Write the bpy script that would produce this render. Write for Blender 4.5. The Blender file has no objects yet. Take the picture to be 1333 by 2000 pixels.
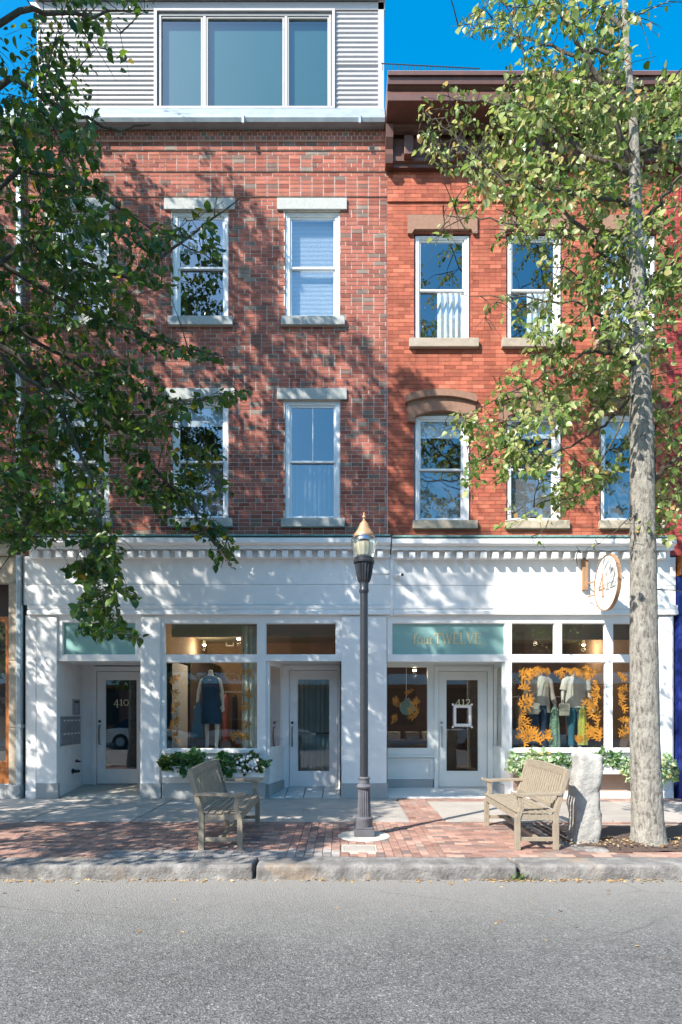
import bpy, bmesh, math, random
import numpy as np
from mathutils import Vector, Matrix

# ---------------------------------------------------------------- camera, sky, sun, exposure
S = bpy.context.scene
C = bpy.data.collections.new('street_scene'); S.collection.children.link(C)
FOC = 1200.0; HZ = 1388.0; CX = 666.5; EYE = 1.58; WALL = 11.2
cam_data = bpy.data.cameras.new('camera'); cam = bpy.data.objects.new('camera', cam_data); C.objects.link(cam)
cam.location = (0, 0, EYE); cam.rotation_euler = (math.radians(90), 0, 0)
cam_data.sensor_fit = 'VERTICAL'; cam_data.sensor_height = 36; cam_data.lens = FOC / 2000 * 36
cam_data.shift_y = (HZ - 1000) / 2000; cam_data.clip_end = 1500; cam_data.clip_start = .05
S.camera = cam
SUN_EL = math.radians(41); SUN_AZ = math.radians(225)      # azimuth from +Y, clockwise
W = bpy.data.worlds.new("World"); S.world = W; W.use_nodes = True
wn = W.node_tree; bg = wn.nodes['Background']
sky = wn.nodes.new('ShaderNodeTexSky'); sky.sky_type = 'NISHITA'; sky.sun_disc = False
sky.sun_elevation = SUN_EL; sky.sun_rotation = SUN_AZ; sky.air_density = 1.0; sky.dust_density = .9; sky.ozone_density = 2.5
shs = wn.nodes.new('ShaderNodeHueSaturation'); shs.inputs['Hue'].default_value = .485; shs.inputs['Saturation'].default_value = 1.46; shs.inputs['Value'].default_value = .9
wn.links.new(sky.outputs[0], shs.inputs['Color']); wn.links.new(shs.outputs[0], bg.inputs[0]); bg.inputs[1].default_value = 0.15
sun_d = bpy.data.lights.new('sun', 'SUN'); sun_d.energy = 3.9; sun_d.angle = math.radians(.5); sun_d.color = (1, .94, .85)
sun = bpy.data.objects.new('sun', sun_d); C.objects.link(sun)
TO_SUN = Vector((math.cos(SUN_EL) * math.sin(SUN_AZ), math.cos(SUN_EL) * math.cos(SUN_AZ), math.sin(SUN_EL)))
sun.rotation_euler = TO_SUN.to_track_quat('Z', 'Y').to_euler(); sun.location = (-8, -8, 20)
S.view_settings.view_transform = 'Standard'; S.view_settings.look = 'None'
S.view_settings.exposure = 1.45; S.view_settings.gamma = 1; S.view_settings.use_curve_mapping = False
S.render.engine = 'CYCLES'
S.cycles.max_bounces = 7; S.cycles.transparent_max_bounces = 10; S.cycles.use_denoising = True

R = random.Random(7); NR = np.random.default_rng(11)

def fx(u, d=WALL): return (u - CX) / FOC * d
def fz(v, d=WALL): return EYE + (HZ - v) / FOC * d
def P(u, v, d): return Vector((fx(u, d), d, fz(v, d)))

# ---------------------------------------------------------------- materials
class NT:
    def __init__(s, name):
        s.m = bpy.data.materials.new(name); s.m.use_nodes = True; s.t = s.m.node_tree
        s.b = s.t.nodes['Principled BSDF']; s.out = s.t.nodes['Material Output']
        s.co = s.t.nodes.new('ShaderNodeTexCoord')
    def n(s, kind, **kw):
        nd = s.t.nodes.new(kind)
        for k, v in kw.items():
            if k[0] == '_': setattr(nd, k[1:], v)
            else:
                nd.inputs[int(k[1:]) if k[0] == 'i' and k[1:].isdigit() else k.replace('__', ' ')].default_value = v
        return nd
    def l(s, a, b): s.t.links.new(a, b)
    def noise(s, scale, detail=4, rough=.6, vec=None, dist=0):
        nd = s.n('ShaderNodeTexNoise', Scale=scale, Detail=detail, Roughness=rough, Distortion=dist)
        s.l(vec or s.co.outputs['Object'], nd.inputs['Vector']); return nd.outputs['Fac']
    def ramp(s, fac, stops, interp='LINEAR'):
        nd = s.n('ShaderNodeValToRGB'); cr = nd.color_ramp; cr.interpolation = interp
        while len(cr.elements) < len(stops): cr.elements.new(.5)
        for e, (p, c) in zip(cr.elements, stops):
            e.position = p; e.color = (c[0], c[1], c[2], 1) if hasattr(c, '__len__') else (c, c, c, 1)
        s.l(fac, nd.inputs[0]); return nd.outputs[0]
    def mix(s, fac, a, b, mode='MIX'):
        nd = s.n('ShaderNodeMix', _data_type='RGBA', _blend_type=mode)
        for sock, v in ((nd.inputs[0], fac), (nd.inputs[6], a), (nd.inputs[7], b)):
            if isinstance(v, (int, float)): sock.default_value = v
            elif isinstance(v, tuple): sock.default_value = (*v, 1) if len(v) == 3 else v
            else: s.l(v, sock)
        return nd.outputs[2]
    def math(s, op, a, b=0.0):
        nd = s.n('ShaderNodeMath', _operation=op)
        for i, v in enumerate((a, b)):
            if isinstance(v, (int, float)): nd.inputs[i].default_value = v
            else: s.l(v, nd.inputs[i])
        return nd.outputs[0]
    def bump(s, h, dist=.01, strength=1.0):
        nd = s.n('ShaderNodeBump', Strength=strength, Distance=dist); s.l(h, nd.inputs['Height']); s.l(nd.outputs[0], s.b.inputs['Normal']); return nd
    def col(s, c):
        if isinstance(c, tuple): s.b.inputs['Base Color'].default_value = (*c, 1)
        else: s.l(c, s.b.inputs['Base Color'])
    def rough(s, r):
        if isinstance(r, (int, float)): s.b.inputs['Roughness'].default_value = r
        else: s.l(r, s.b.inputs['Roughness'])
    def rnd(s, salt=0.0):     # one random number per loose piece, whether joined or an object of its own
        g = s.n('ShaderNodeNewGeometry'); o = s.n('ShaderNodeObjectInfo')
        a = s.math('ADD', g.outputs['Random Per Island'], o.outputs['Random'])
        a = s.math('MULTIPLY', a, 1 + salt * 7.31); return s.math('FRACT', a)

def mat(name, col, rough=.5, var=.12, scale=6, bump=0, bscale=40, metal=0, spec=.5, stretch=None, dirt=0):
    t = NT(name); vec = None
    if stretch:
        mp = t.n('ShaderNodeMapping', Scale=stretch); t.l(t.co.outputs['Object'], mp.inputs[0]); vec = mp.outputs[0]
    f = t.noise(scale, 5, .65, vec)
    lo = tuple(c * (1 - var) for c in col); hi = tuple(min(1, c * (1 + var)) for c in col)
    c = t.ramp(f, [(.3, lo), (.7, hi)])
    if dirt:
        g = t.ramp(t.noise(1.7, 8, .7), [(.5, 0.0), (.75, 1.0)])
        c = t.mix(t.math('MULTIPLY', g, dirt), c, tuple(x * .55 for x in col))
    t.col(c); t.rough(rough); t.b.inputs['Metallic'].default_value = metal
    t.b.inputs['Specular IOR Level'].default_value = spec
    if bump: t.bump(t.noise(bscale, 6, .6, vec), bump)
    return t.m

def brick_mat(name, stops, var=.25, bump=.004):
    t = NT(name)
    base = t.ramp(t.rnd(), stops, 'LINEAR')
    v2 = t.ramp(t.rnd(.37), [(0, .72), (1, 1.22)])
    base = t.mix(1.0, base, v2, 'MULTIPLY')
    base = t.mix(.8, base, t.ramp(t.noise(45, 5, .7), [(.3, .72), (.7, 1.18)]), 'MULTIPLY')
    base = t.mix(.8, base, t.ramp(t.noise(.9, 6, .7), [(.3, .74), (.7, 1.14)]), 'MULTIPLY')
    mp = t.n('ShaderNodeMapping', Scale=(3.5, 1, .35)); t.l(t.co.outputs['Object'], mp.inputs[0])
    base = t.mix(.7, base, t.ramp(t.noise(1.6, 6, .7, mp.outputs[0]), [(.32, .72), (.6, 1.08)]), 'MULTIPLY')
    t.col(base); t.rough(.85); t.b.inputs['Specular IOR Level'].default_value = .25
    t.bump(t.noise(90, 6, .7), bump); return t.m

def glass_mat(name, refl=.2, tint=(.85, .9, .9), rough=.0, wave=0.0):
    t = NT(name); t.t.nodes.remove(t.b)
    tr = t.n('ShaderNodeBsdfTransparent', Color=(*tint, 1)); gl = t.n('ShaderNodeBsdfGlossy', Roughness=rough, Color=(.95, .97, 1, 1))
    lw = t.n('ShaderNodeLayerWeight', Blend=.35)
    f = t.math('ADD', t.math('MULTIPLY', lw.outputs['Facing'], .55), refl); f = t.math('MINIMUM', f, .95)
    if wave:
        bp = t.n('ShaderNodeBump', Strength=1, Distance=wave); t.l(t.noise(1.6, 2, .5), bp.inputs['Height']); t.l(bp.outputs[0], gl.inputs['Normal'])
    mx = t.n('ShaderNodeMixShader'); t.l(f, mx.inputs[0]); t.l(tr.outputs[0], mx.inputs[1]); t.l(gl.outputs[0], mx.inputs[2])
    t.l(mx.outputs[0], t.out.inputs['Surface']); return t.m

def leaf_mat(name, stops, trans=.45, gloss=.35):
    t = NT(name); c = t.ramp(t.rnd(), stops)
    c = t.mix(.6, c, t.ramp(t.noise(1.3, 3), [(.3, .7), (.7, 1.3)]), 'MULTIPLY')
    t.col(c); t.rough(gloss); t.b.inputs['Specular IOR Level'].default_value = .45
    tl = t.n('ShaderNodeBsdfTranslucent'); hs = t.n('ShaderNodeHueSaturation', Value=1.5, Saturation=1.1, Hue=.49)
    t.l(c, hs.inputs['Color']); t.l(hs.outputs[0], tl.inputs['Color'])
    mx = t.n('ShaderNodeMixShader'); mx.inputs[0].default_value = trans
    t.l(t.b.outputs[0], mx.inputs[1]); t.l(tl.outputs[0], mx.inputs[2]); t.l(mx.outputs[0], t.out.inputs['Surface']); return t.m

M = {}
M['brick_a'] = brick_mat('red_brick', [(0, (.31, .098, .07)), (.3, (.345, .112, .08)), (.6, (.40, .145, .10)), (.84, (.33, .115, .085)), (.90, (.235, .135, .105)), (.96, (.20, .15, .125)), (1, (.26, .21, .17))])
M['brick_b'] = brick_mat('orange_brick', [(0, (.36, .10, .062)), (.5, (.41, .12, .072)), (.9, (.46, .15, .092)), (1, (.30, .082, .055))], bump=.003)
M['brick_c'] = brick_mat('crimson_brick', [(0, (.34, .05, .05)), (1, (.42, .075, .065))])
M['mortar_a'] = mat('pale_mortar', (.58, .52, .46), .9, .12, 12, .003)
M['mortar_b'] = mat('red_mortar', (.30, .10, .07), .9, .25, 10, .003)
M['white'] = mat('white_paint', (.79, .79, .78), .45, .05, 2, .0012, 30, dirt=.16)
M['white2'] = mat('pale_green_white_paint', (.68, .73, .71), .45, .03, 3, dirt=.05)
M['sash'] = mat('white_aluminium', (.74, .76, .77), .4, .05, 5)
M['granite'] = mat('grey_granite', (.36, .37, .37), .8, .3, 140, .002, 120, dirt=.3)
M['bluestone'] = mat('blue_grey_stone', (.37, .38, .36), .8, .15, 30, .002, 120, dirt=.25)
M['brownstone'] = mat('brownstone', (.25, .14, .095), .85, .15, 14, .004, 60, dirt=.3)
M['greystone'] = mat('grey_brown_stone', (.34, .29, .23), .85, .15, 14, .004, 60, dirt=.3)
M['sandstone'] = mat('weathered_sandstone', (.40, .34, .26), .9, .2, 9, .006, 40, dirt=.5)
M['cornice'] = mat('maroon_painted_wood', (.105, .047, .036), .5, .15, 6, .001, 30, dirt=.2)
M['metal'] = mat('zinc_sheet', (.33, .38, .41), .5, .15, 5, .002, 3, metal=.4, dirt=.2)
M['siding'] = mat('corrugated_siding_paint', (.42, .395, .395), .45, .04, 4, metal=.1)
M['verdigris'] = mat('green_copper_flashing', (.16, .30, .28), .7, .3, 12)
M['black'] = mat('black_iron', (.02, .022, .025), .4, .2, 10)
M['lamp_black'] = mat('charcoal_lamp_paint', (.026, .029, .036), .35, .2, 10, .0006, 60)
M['lamp_grey'] = mat('worn_grey_lamp_paint', (.10, .10, .115), .42, .3, 9, .0008, 60, dirt=.4)
M['copper'] = mat('weathered_copper', (.50, .30, .17), .45, .2, 14, metal=.35)
M['globe'] = glass_mat('ribbed_globe_glass', .34, (.95, .95, .88), .12)
M['core'] = mat('lamp_core', (.75, .74, .62), .4, .1)
M['glass'] = glass_mat('window_glass', .15, (.85, .90, .93), .0, .0015)
M['pentglass'] = glass_mat('tinted_window_glass', .035, (.60, .80, .80))
M['shopglass'] = glass_mat('shop_glass', .085, (.93, .95, .94), .0, .0006)
M['doorglass'] = glass_mat('door_glass', .09, (.75, .78, .78))
M['teal'] = mat('teal_backed_glass', (.24, .42, .40), .12, .03, 2, spec=.6)
M['gold'] = mat('gold_lettering', (.70, .58, .30), .4, .05, 10)
M['palegold'] = mat('pale_gold_lettering', (.75, .66, .40), .5, .05, 10)
M['lettergrey'] = mat('pale_grey_lettering', (.30, .31, .31), .5, .05)
M['orange'] = mat('orange_window_film', (.36, .15, .014), .5, .55, 9)
M['decalwhite'] = mat('white_window_film', (.85, .85, .85), .5, .02)
M['penthouse_reflection'] = mat('teal_reflection_sheet', (.028, .075, .068), .6, .05, 2)
M['blind'] = mat('white_blind', (.62, .68, .74), .6, .04, 3)
M['curtain'] = mat('white_curtain', (.74, .75, .76), .8, .05, 3)
M['greycurtain'] = mat('grey_green_curtain', (.62, .66, .60), .9, .08, 5)
M['screen'] = mat('grey_screen_cloth', (.15, .145, .15), .8, .12, 4)
M['carpaint'] = mat('silver_car_paint', (.55, .56, .58), .25, .03, 2, metal=.3)
M['carglass'] = mat('dark_car_glass', (.02, .025, .03), .05, .02)
M['pentframe'] = mat('grey_aluminium_frame', (.34, .325, .31), .4, .05)
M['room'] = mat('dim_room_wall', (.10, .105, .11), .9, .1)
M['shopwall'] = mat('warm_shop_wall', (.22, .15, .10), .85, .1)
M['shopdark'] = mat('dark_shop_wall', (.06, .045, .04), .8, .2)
M['shopfloor'] = mat('shop_floor_boards', (.20, .12, .07), .4, .2, 4)
M['ceiling'] = mat('shop_ceiling', (.30, .29, .24), .8, .05)
M['skin'] = mat('mannequin_white', (.78, .76, .72), .35, .02)
M['navy'] = mat('navy_cloth', (.004, .055, .12), .7, .3, 8, .002, 25)
M['beige'] = mat('beige_knit', (.52, .45, .41), .9, .08, 60, .002, 90)
M['creamcloth'] = mat('cream_cloth', (.66, .65, .60), .9, .06, 8, .002, 40)
M['denim'] = mat('denim', (.03, .06, .12), .85, .3, 90)
M['denim2'] = mat('light_denim', (.04, .17, .26), .85, .3, 90)
M['leather'] = mat('pale_leather', (.46, .45, .38), .5, .1, 12)
M['greenprint'] = mat('green_print_scarf_cloth', (.22, .36, .26), .9, .75, 28)
M['yellowcloth'] = mat('yellow_green_knit', (.50, .52, .10), .9, .5, 60)
M['pinkcloth'] = mat('pink_cloth', (.50, .16, .16), .9, .2, 9)
M['tancloth'] = mat('tan_cloth', (.45, .27, .15), .9, .2, 9)
M['greycloth'] = mat('grey_cloth', (.33, .31, .30), .9, .2, 9)
M['darkcloth'] = mat('dark_cloth', (.04, .04, .05), .9, .2, 9)
M['teak'] = mat('weathered_teak', (.265, .222, .165), .75, .28, 10, .002, 30, stretch=(8, 1.0, 8), dirt=.25)
M['teakv'] = mat('weathered_teak_upright', (.265, .222, .165), .75, .28, 10, .002, 30, stretch=(8, 8, 1.0), dirt=.25)
M['orangewood'] = mat('varnished_wood', (.33, .11, .025), .35, .35, 5, stretch=(5, 5, 1))
M['signwood'] = mat('pale_sign_wood', (.34, .20, .11), .5, .3, 10, stretch=(6, 6, 1))
M['signboard'] = mat('white_sign_board', (.74, .73, .70), .5, .04, 4, dirt=.1)
M['blue'] = mat('deep_blue_paint', (.015, .03, .20), .4, .1, 5)
M['steel'] = mat('brushed_steel', (.36, .38, .42), .45, .1, 10, metal=.6)
M['stem'] = mat('green_stem', (.10, .16, .05), .8, .2)
M['petal'] = mat('white_petal', (.86, .86, .86), .6, .03)
M['soil'] = mat('mulch_bark', (.075, .050, .040), .95, .5, 45, .012, 45)
M['tanpanel'] = mat('tan_painted_panel', (.36, .25, .19), .6, .08)

t = NT('asphalt')
sp = t.n('ShaderNodeTexVoronoi', Scale=75.0); t.l(t.co.outputs['Object'], sp.inputs['Vector'])
sp2 = t.n('ShaderNodeTexVoronoi', Scale=140.0); t.l(t.co.outputs['Object'], sp2.inputs['Vector'])
g1 = t.n('ShaderNodeSeparateColor'); t.l(sp.outputs['Color'], g1.inputs[0])
g2 = t.n('ShaderNodeSeparateColor'); t.l(sp2.outputs['Color'], g2.inputs[0])
st = t.mix(.5, t.ramp(g1.outputs[0], [(0, .045), (.35, .10), (.7, .155), (.93, .23), (1, .42)]), t.ramp(g2.outputs[0], [(0, .04), (.5, .11), (1, .30)]))
st = t.mix(1.0, st, t.ramp(t.noise(.8, 6, .65), [(.3, .80), (.7, 1.15)]), 'MULTIPLY')
st = t.mix(1.0, st, t.ramp(t.noise(5, 6, .75), [(.28, .84), (.72, 1.12)]), 'MULTIPLY')
sx = t.n('ShaderNodeSeparateXYZ'); t.l(t.co.outputs['Object'], sx.inputs[0])
wob = t.math('ADD', sx.outputs[1], t.math('MULTIPLY', t.noise(1.5, 5, .6), .5))
dust = t.ramp(t.math('MULTIPLY', wob, .1), [(.46, 0.0), (.64, 1.0)])
st = t.mix(t.math('MULTIPLY', dust, .75), st, (.29, .283, .27))
pit = t.ramp(t.noise(30, 3, .5), [(.70, 0.0), (.74, 1.0)]); st = t.mix(t.math('MULTIPLY', pit, .6), st, (.06, .06, .06))
cr = t.n('ShaderNodeTexVoronoi', Scale=.55); cr.feature = 'DISTANCE_TO_EDGE'; wv = t.n('ShaderNodeMix', _data_type='VECTOR'); wv.inputs[0].default_value = .12; t.l(t.co.outputs['Object'], wv.inputs[4]); nz = t.n('ShaderNodeTexNoise', Scale=3.0, Detail=6.0); t.l(t.co.outputs['Object'], nz.inputs['Vector']); t.l(nz.outputs['Color'], wv.inputs[5]); t.l(wv.outputs[1], cr.inputs['Vector'])
ck = t.ramp(cr.outputs['Distance'], [(0.0, 1.0), (.006, 0.0)]); st = t.mix(t.math('MULTIPLY', t.math('MULTIPLY', ck, t.ramp(t.noise(.5, 3), [(.45, 0.0), (.6, 1.0)])), .4), st, (.05, .05, .05))
tint = t.mix(1.0, st, (.86, .84, .81), 'MULTIPLY'); t.col(tint); t.rough(.9); t.bump(t.math('ADD', sp.outputs['Distance'], t.noise(60, 4)), .006)
M['asphalt'] = t.m

t = NT('rough_granite')
c = t.ramp(t.noise(4, 8, .7), [(.3, (.10, .095, .09)), (.5, (.20, .19, .18)), (.7, (.34, .33, .31))])
c = t.mix(.6, c, t.ramp(t.noise(90, 4, .7), [(.3, .55), (.7, 1.3)]), 'MULTIPLY')
rust = t.ramp(t.noise(1.1, 5, .6), [(.56, 0.0), (.68, 1.0)]); c = t.mix(t.math('MULTIPLY', rust, .5), c, (.40, .28, .17))
t.col(c); t.rough(.9); t.bump(t.noise(28, 8, .7), .02); M['kerb'] = t.m
t = NT('pale_hewn_granite')
c = t.ramp(t.noise(6, 8, .7), [(.3, (.26, .26, .25)), (.7, (.46, .45, .42))])
c = t.mix(.5, c, t.ramp(t.noise(80, 4, .7), [(.3, .65), (.7, 1.2)]), 'MULTIPLY'); t.col(c); t.rough(.9); t.bump(t.noise(22, 8, .7), .02); M['post'] = t.m

t = NT('pavement_concrete')
c = t.ramp(t.noise(3, 7, .7), [(.3, (.31, .28, .25)), (.7, (.41, .37, .33))])
c = t.mix(1.0, c, t.ramp(t.rnd(), [(0, .86), (1, 1.12)]), 'MULTIPLY')
c = t.mix(.5, c, t.ramp(t.noise(120, 3, .7), [(.3, .75), (.7, 1.15)]), 'MULTIPLY'); t.col(c); t.rough(.9); t.bump(t.noise(70, 5), .003); M['concrete'] = t.m
M['pale_concrete'] = mat('pale_concrete', (.46, .44, .39), .9, .15, 12, .004, 60, dirt=.2)
M['paver'] = brick_mat('clay_paver', [(0, (.33, .19, .15)), (.3, (.37, .215, .17)), (.55, (.42, .27, .215)), (.75, (.29, .17, .14)), (.88, (.23, .175, .16)), (1, (.37, .27, .22))], bump=.004)
M['greypaver'] = brick_mat('grey_paver', [(0, (.27, .25, .24)), (1, (.38, .35, .33))])
M['sand'] = mat('joint_sand', (.33, .27, .22), .95, .3, 20, .004, 60)
M['tile'] = mat('pale_threshold_tile', (.46, .50, .50), .4, .06, 5)
M['marble'] = mat('white_threshold_stone', (.60, .61, .60), .45, .06, 4)
M['ground'] = mat('far_ground', (.16, .15, .14), .95, .2, 1)

def bark(name, dark, light, patch):
    t = NT(name); mp = t.n('ShaderNodeMapping', Scale=(1, 1, .35)); t.l(t.co.outputs['Object'], mp.inputs[0])
    f = t.noise(26, 8, .75, mp.outputs[0]); c = t.ramp(f, [(.36, dark), (.50, light), (.66, tuple(x * 1.5 for x in light))])
    l2 = t.ramp(t.noise(9, 7, .75), [(.5, 0.0), (.58, 1.0)]); c = t.mix(t.math('MULTIPLY', l2, .5), c, patch)
    t.col(c); t.rough(.95); t.bump(f, .06); return t.m
M['bark'] = bark('pale_fissured_bark', (.085, .075, .065), (.30, .28, .245), (.46, .45, .38))
M['bark_dark'] = bark('dark_bark', (.05, .04, .03), (.10, .085, .06), (.16, .15, .11))
M['leaf_l'] = leaf_mat('deep_green_leaf', [(0, (.028, .068, .014)), (.4, (.05, .11, .02)), (.8, (.09, .17, .03)), (.95, (.12, .19, .03)), (1, (.36, .25, .015))], .4)
M['leaf_r'] = leaf_mat('yellow_green_leaf', [(0, (.08, .14, .03)), (.35, (.16, .24, .06)), (.7, (.28, .34, .11)), (.9, (.44, .44, .20)), (1, (.45, .27, .10))], .42)
M['plant'] = leaf_mat('plant_leaf', [(0, (.035, .10, .025)), (.6, (.08, .19, .05)), (1, (.22, .34, .14))], .35)
M['plant_v'] = leaf_mat('variegated_leaf', [(0, (.12, .24, .08)), (.5, (.30, .42, .22)), (.8, (.55, .60, .42)), (1, (.40, .30, .08))], .35)
M['dryleaf'] = leaf_mat('dry_leaf', [(0, (.20, .10, .04)), (.5, (.40, .25, .10)), (1, (.52, .42, .24))], .15, .7)

# ---------------------------------------------------------------- mesh helpers
class MB:
    def __init__(s): s.v = []; s.f = []
    def add(s, vs, fs):
        k = len(s.v); s.v.extend([tuple(v) for v in vs]); s.f.extend([tuple(i + k for i in f) for f in fs]); return s
    def box(s, x0, x1, y0, y1, z0, z1):
        x0, x1 = min(x0, x1), max(x0, x1); y0, y1 = min(y0, y1), max(y0, y1); z0, z1 = min(z0, z1), max(z0, z1)
        return s.add([(x0, y0, z0), (x1, y0, z0), (x1, y1, z0), (x0, y1, z0), (x0, y0, z1), (x1, y0, z1), (x1, y1, z1), (x0, y1, z1)],
                     [(0, 3, 2, 1), (4, 5, 6, 7), (0, 1, 5, 4), (1, 2, 6, 5), (2, 3, 7, 6), (3, 0, 4, 7)])
    def pbox(s, u0, u1, v0, v1, ya, yb):        # a box whose face is read off the photograph at the depth of that face
        return s.box(fx(u0, ya), fx(u1, ya), ya, yb, fz(v0, ya), fz(v1, ya))
    def hexa(s, p):      # 8 points, bottom 4 then top 4
        return s.add(p, [(0, 3, 2, 1), (4, 5, 6, 7), (0, 1, 5, 4), (1, 2, 6, 5), (2, 3, 7, 6), (3, 0, 4, 7)])
    def ring(s, x0, x1, z0, z1, y0, y1, l, r, t, b):
        s.box(x0, x0 + l, y0, y1, z0, z1); s.box(x1 - r, x1, y0, y1, z0, z1)
        s.box(x0 + l, x1 - r, y0, y1, z1 - t, z1); s.box(x0 + l, x1 - r, y0, y1, z0, z0 + b); return s
    def bar(s, a, b, w, h, up=(0, 0, 1)):
        a = Vector(a); b = Vector(b); d = (b - a).normalized(); up = Vector(up); x = d.cross(up)
        if x.length < 1e-4: x = d.cross(Vector((1, 0, 0)))
        x.normalize(); y = x.cross(d).normalized(); x *= w / 2; y *= h / 2
        return s.hexa([a - x - y, a + x - y, a + x + y, a - x + y, b - x - y, b + x - y, b + x + y, b - x + y])
    def tube(s, pts, rad, n=8, cap=True, squash=1.0):
        pts = [Vector(p) for p in pts]
        if isinstance(rad, (int, float)): rad = [rad] * len(pts)
        vs = []; fs = []; ref = None
        for i, p in enumerate(pts):
            d = (pts[min(i + 1, len(pts) - 1)] - pts[max(i - 1, 0)]).normalized()
            if ref is None: ref = d.cross(Vector((0, 0, 1)) if abs(d.z) < .9 else Vector((1, 0, 0)))
            ref = (ref - d * ref.dot(d)).normalized(); o = d.cross(ref)
            for k in range(n):
                a = 2 * math.pi * k / n; vs.append(p + (ref * math.cos(a) + o * math.sin(a) * squash) * rad[i])
        for i in range(len(pts) - 1):
            for k in range(n):
                a = i * n + k; b = i * n + (k + 1) % n; fs.append((a, b, b + n, a + n))
        if cap: fs.append(tuple(range(n - 1, -1, -1))); fs.append(tuple(len(vs) - n + k for k in range(n)))
        return s.add(vs, fs)
    def lathe(s, prof, n=24, c=(0, 0, 0), flute=0, amp=0):
        vs = []; fs = []
        for r, z in prof:
            for k in range(n):
                a = 2 * math.pi * k / n; q = r * (1 - (amp * (k % 2) if flute else 0)); vs.append((c[0] + q * math.cos(a), c[1] + q * math.sin(a), c[2] + z))
        for i in range(len(prof) - 1):
            for k in range(n):
                a = i * n + k; b = i * n + (k + 1) % n; fs.append((a, b, b + n, a + n))
        fs.append(tuple(range(n - 1, -1, -1))); fs.append(tuple(len(vs) - n + k for k in range(n)))
        return s.add(vs, fs)
    def rings(s, rs, n=16, cap=True, wob=None):     # elliptical rings (cx,cy,z,rx,ry)
        vs = []; fs = []
        for i, (cx, cy, z, rx, ry) in enumerate(rs):
            for k in range(n):
                a = 2 * math.pi * k / n; q = 1 + (wob(i, a) if wob else 0); vs.append((cx + rx * q * math.cos(a), cy + ry * q * math.sin(a), z))
        for i in range(len(rs) - 1):
            for k in range(n):
                a = i * n + k; b = i * n + (k + 1) % n; fs.append((a, b, b + n, a + n))
        if cap: fs.append(tuple(range(n))); fs.append(tuple(len(vs) - n + k for k in range(n)))
        return s.add(vs, fs)
    def extrude_x(s, prof, x0, x1, closed=True):    # profile of (y,z)
        n = len(prof); vs = [(x0, y, z) for y, z in prof] + [(x1, y, z) for y, z in prof]; fs = []
        for i in range(n if closed else n - 1):
            j = (i + 1) % n; fs.append((i, j, j + n, i + n))
        if closed: fs.append(tuple(range(n - 1, -1, -1))); fs.append(tuple(range(n, 2 * n)))
        return s.add(vs, fs)
    def extrude_y(s, poly, y0, y1):                 # polygon of (x,z)
        n = len(poly); vs = [(x, y0, z) for x, z in poly] + [(x, y1, z) for x, z in poly]
        fs = [(i, (i + 1) % n, (i + 1) % n + n, i + n) for i in range(n)] + [tuple(range(n - 1, -1, -1)), tuple(range(n, 2 * n))]
        return s.add(vs, fs)
    def mesh(s, name, m=None, smooth=False, bevel=0):
        me = bpy.data.meshes.new(name); me.from_pydata(s.v, [], s.f)
        if bevel or not smooth:
            bm = bmesh.new(); bm.from_mesh(me)
            if bevel: bmesh.ops.bevel(bm, geom=bm.edges[:], offset=bevel, segments=2, profile=.6, affect='EDGES')
            bmesh.ops.recalc_face_normals(bm, faces=bm.faces[:]); bm.to_mesh(me); bm.free()
        if smooth:
            for p in me.polygons: p.use_smooth = True
            try: me.set_sharp_from_angle(angle=math.radians(38))
            except Exception: pass
        if m: me.materials.append(M[m])
        me.update(); return me
    def obj(s, name, m, parent=None, smooth=False, bevel=0, **kw):
        return link(name, s.mesh(name, m, smooth, bevel), parent, **kw)

def link(name, data, parent=None, loc=None, **kw):
    o = bpy.data.objects.new(name, data); C.objects.link(o)
    if parent is not None:
        o.parent = parent
        if loc is None and parent.type == 'EMPTY' and parent.get('world_built'): loc = -parent.location
    if loc is not None: o.location = loc
    for k, v in kw.items(): o[k] = v
    return o

def thing(name, label, cat, loc=(0, 0, 0), group=None, world=True, rz=0):
    o = bpy.data.objects.new(name, None); C.objects.link(o); o.location = loc; o.rotation_euler = (0, 0, rz)
    o.empty_display_size = .1; o['label'] = label; o['category'] = cat
    if world: o['world_built'] = 1
    if group: o['group'] = group
    return o

def tag(o, label, cat, group=None):
    o['label'] = label; o['category'] = cat
    if group: o['group'] = group
    return o

def holed(x0, x1, z0, z1, holes, y, depth=.12, mb=None):
    mb = mb or MB(); xs = sorted({x0, x1, *[h[0] for h in holes], *[h[1] for h in holes]}); zs = sorted({z0, z1, *[h[2] for h in holes], *[h[3] for h in holes]})
    xs = [x for x in xs if x0 - 1e-6 <= x <= x1 + 1e-6]; zs = [z for z in zs if z0 - 1e-6 <= z <= z1 + 1e-6]
    for a, b in zip(xs, xs[1:]):
        for c, d in zip(zs, zs[1:]):
            mx, mz = (a + b) / 2, (c + d) / 2
            if any(h[0] < mx < h[1] and h[2] < mz < h[3] for h in holes): continue
            mb.add([(a, y, c), (b, y, c), (b, y, d), (a, y, d)], [(0, 1, 2, 3)])
    for a, b, c, d in holes:
        mb.add([(a, y, c), (b, y, c), (b, y, d), (a, y, d), (a, y + depth, c), (b, y + depth, c), (b, y + depth, d), (a, y + depth, d)],
               [(0, 1, 5, 4), (1, 2, 6, 5), (2, 3, 7, 6), (3, 0, 4, 7)])
    return mb

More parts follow.
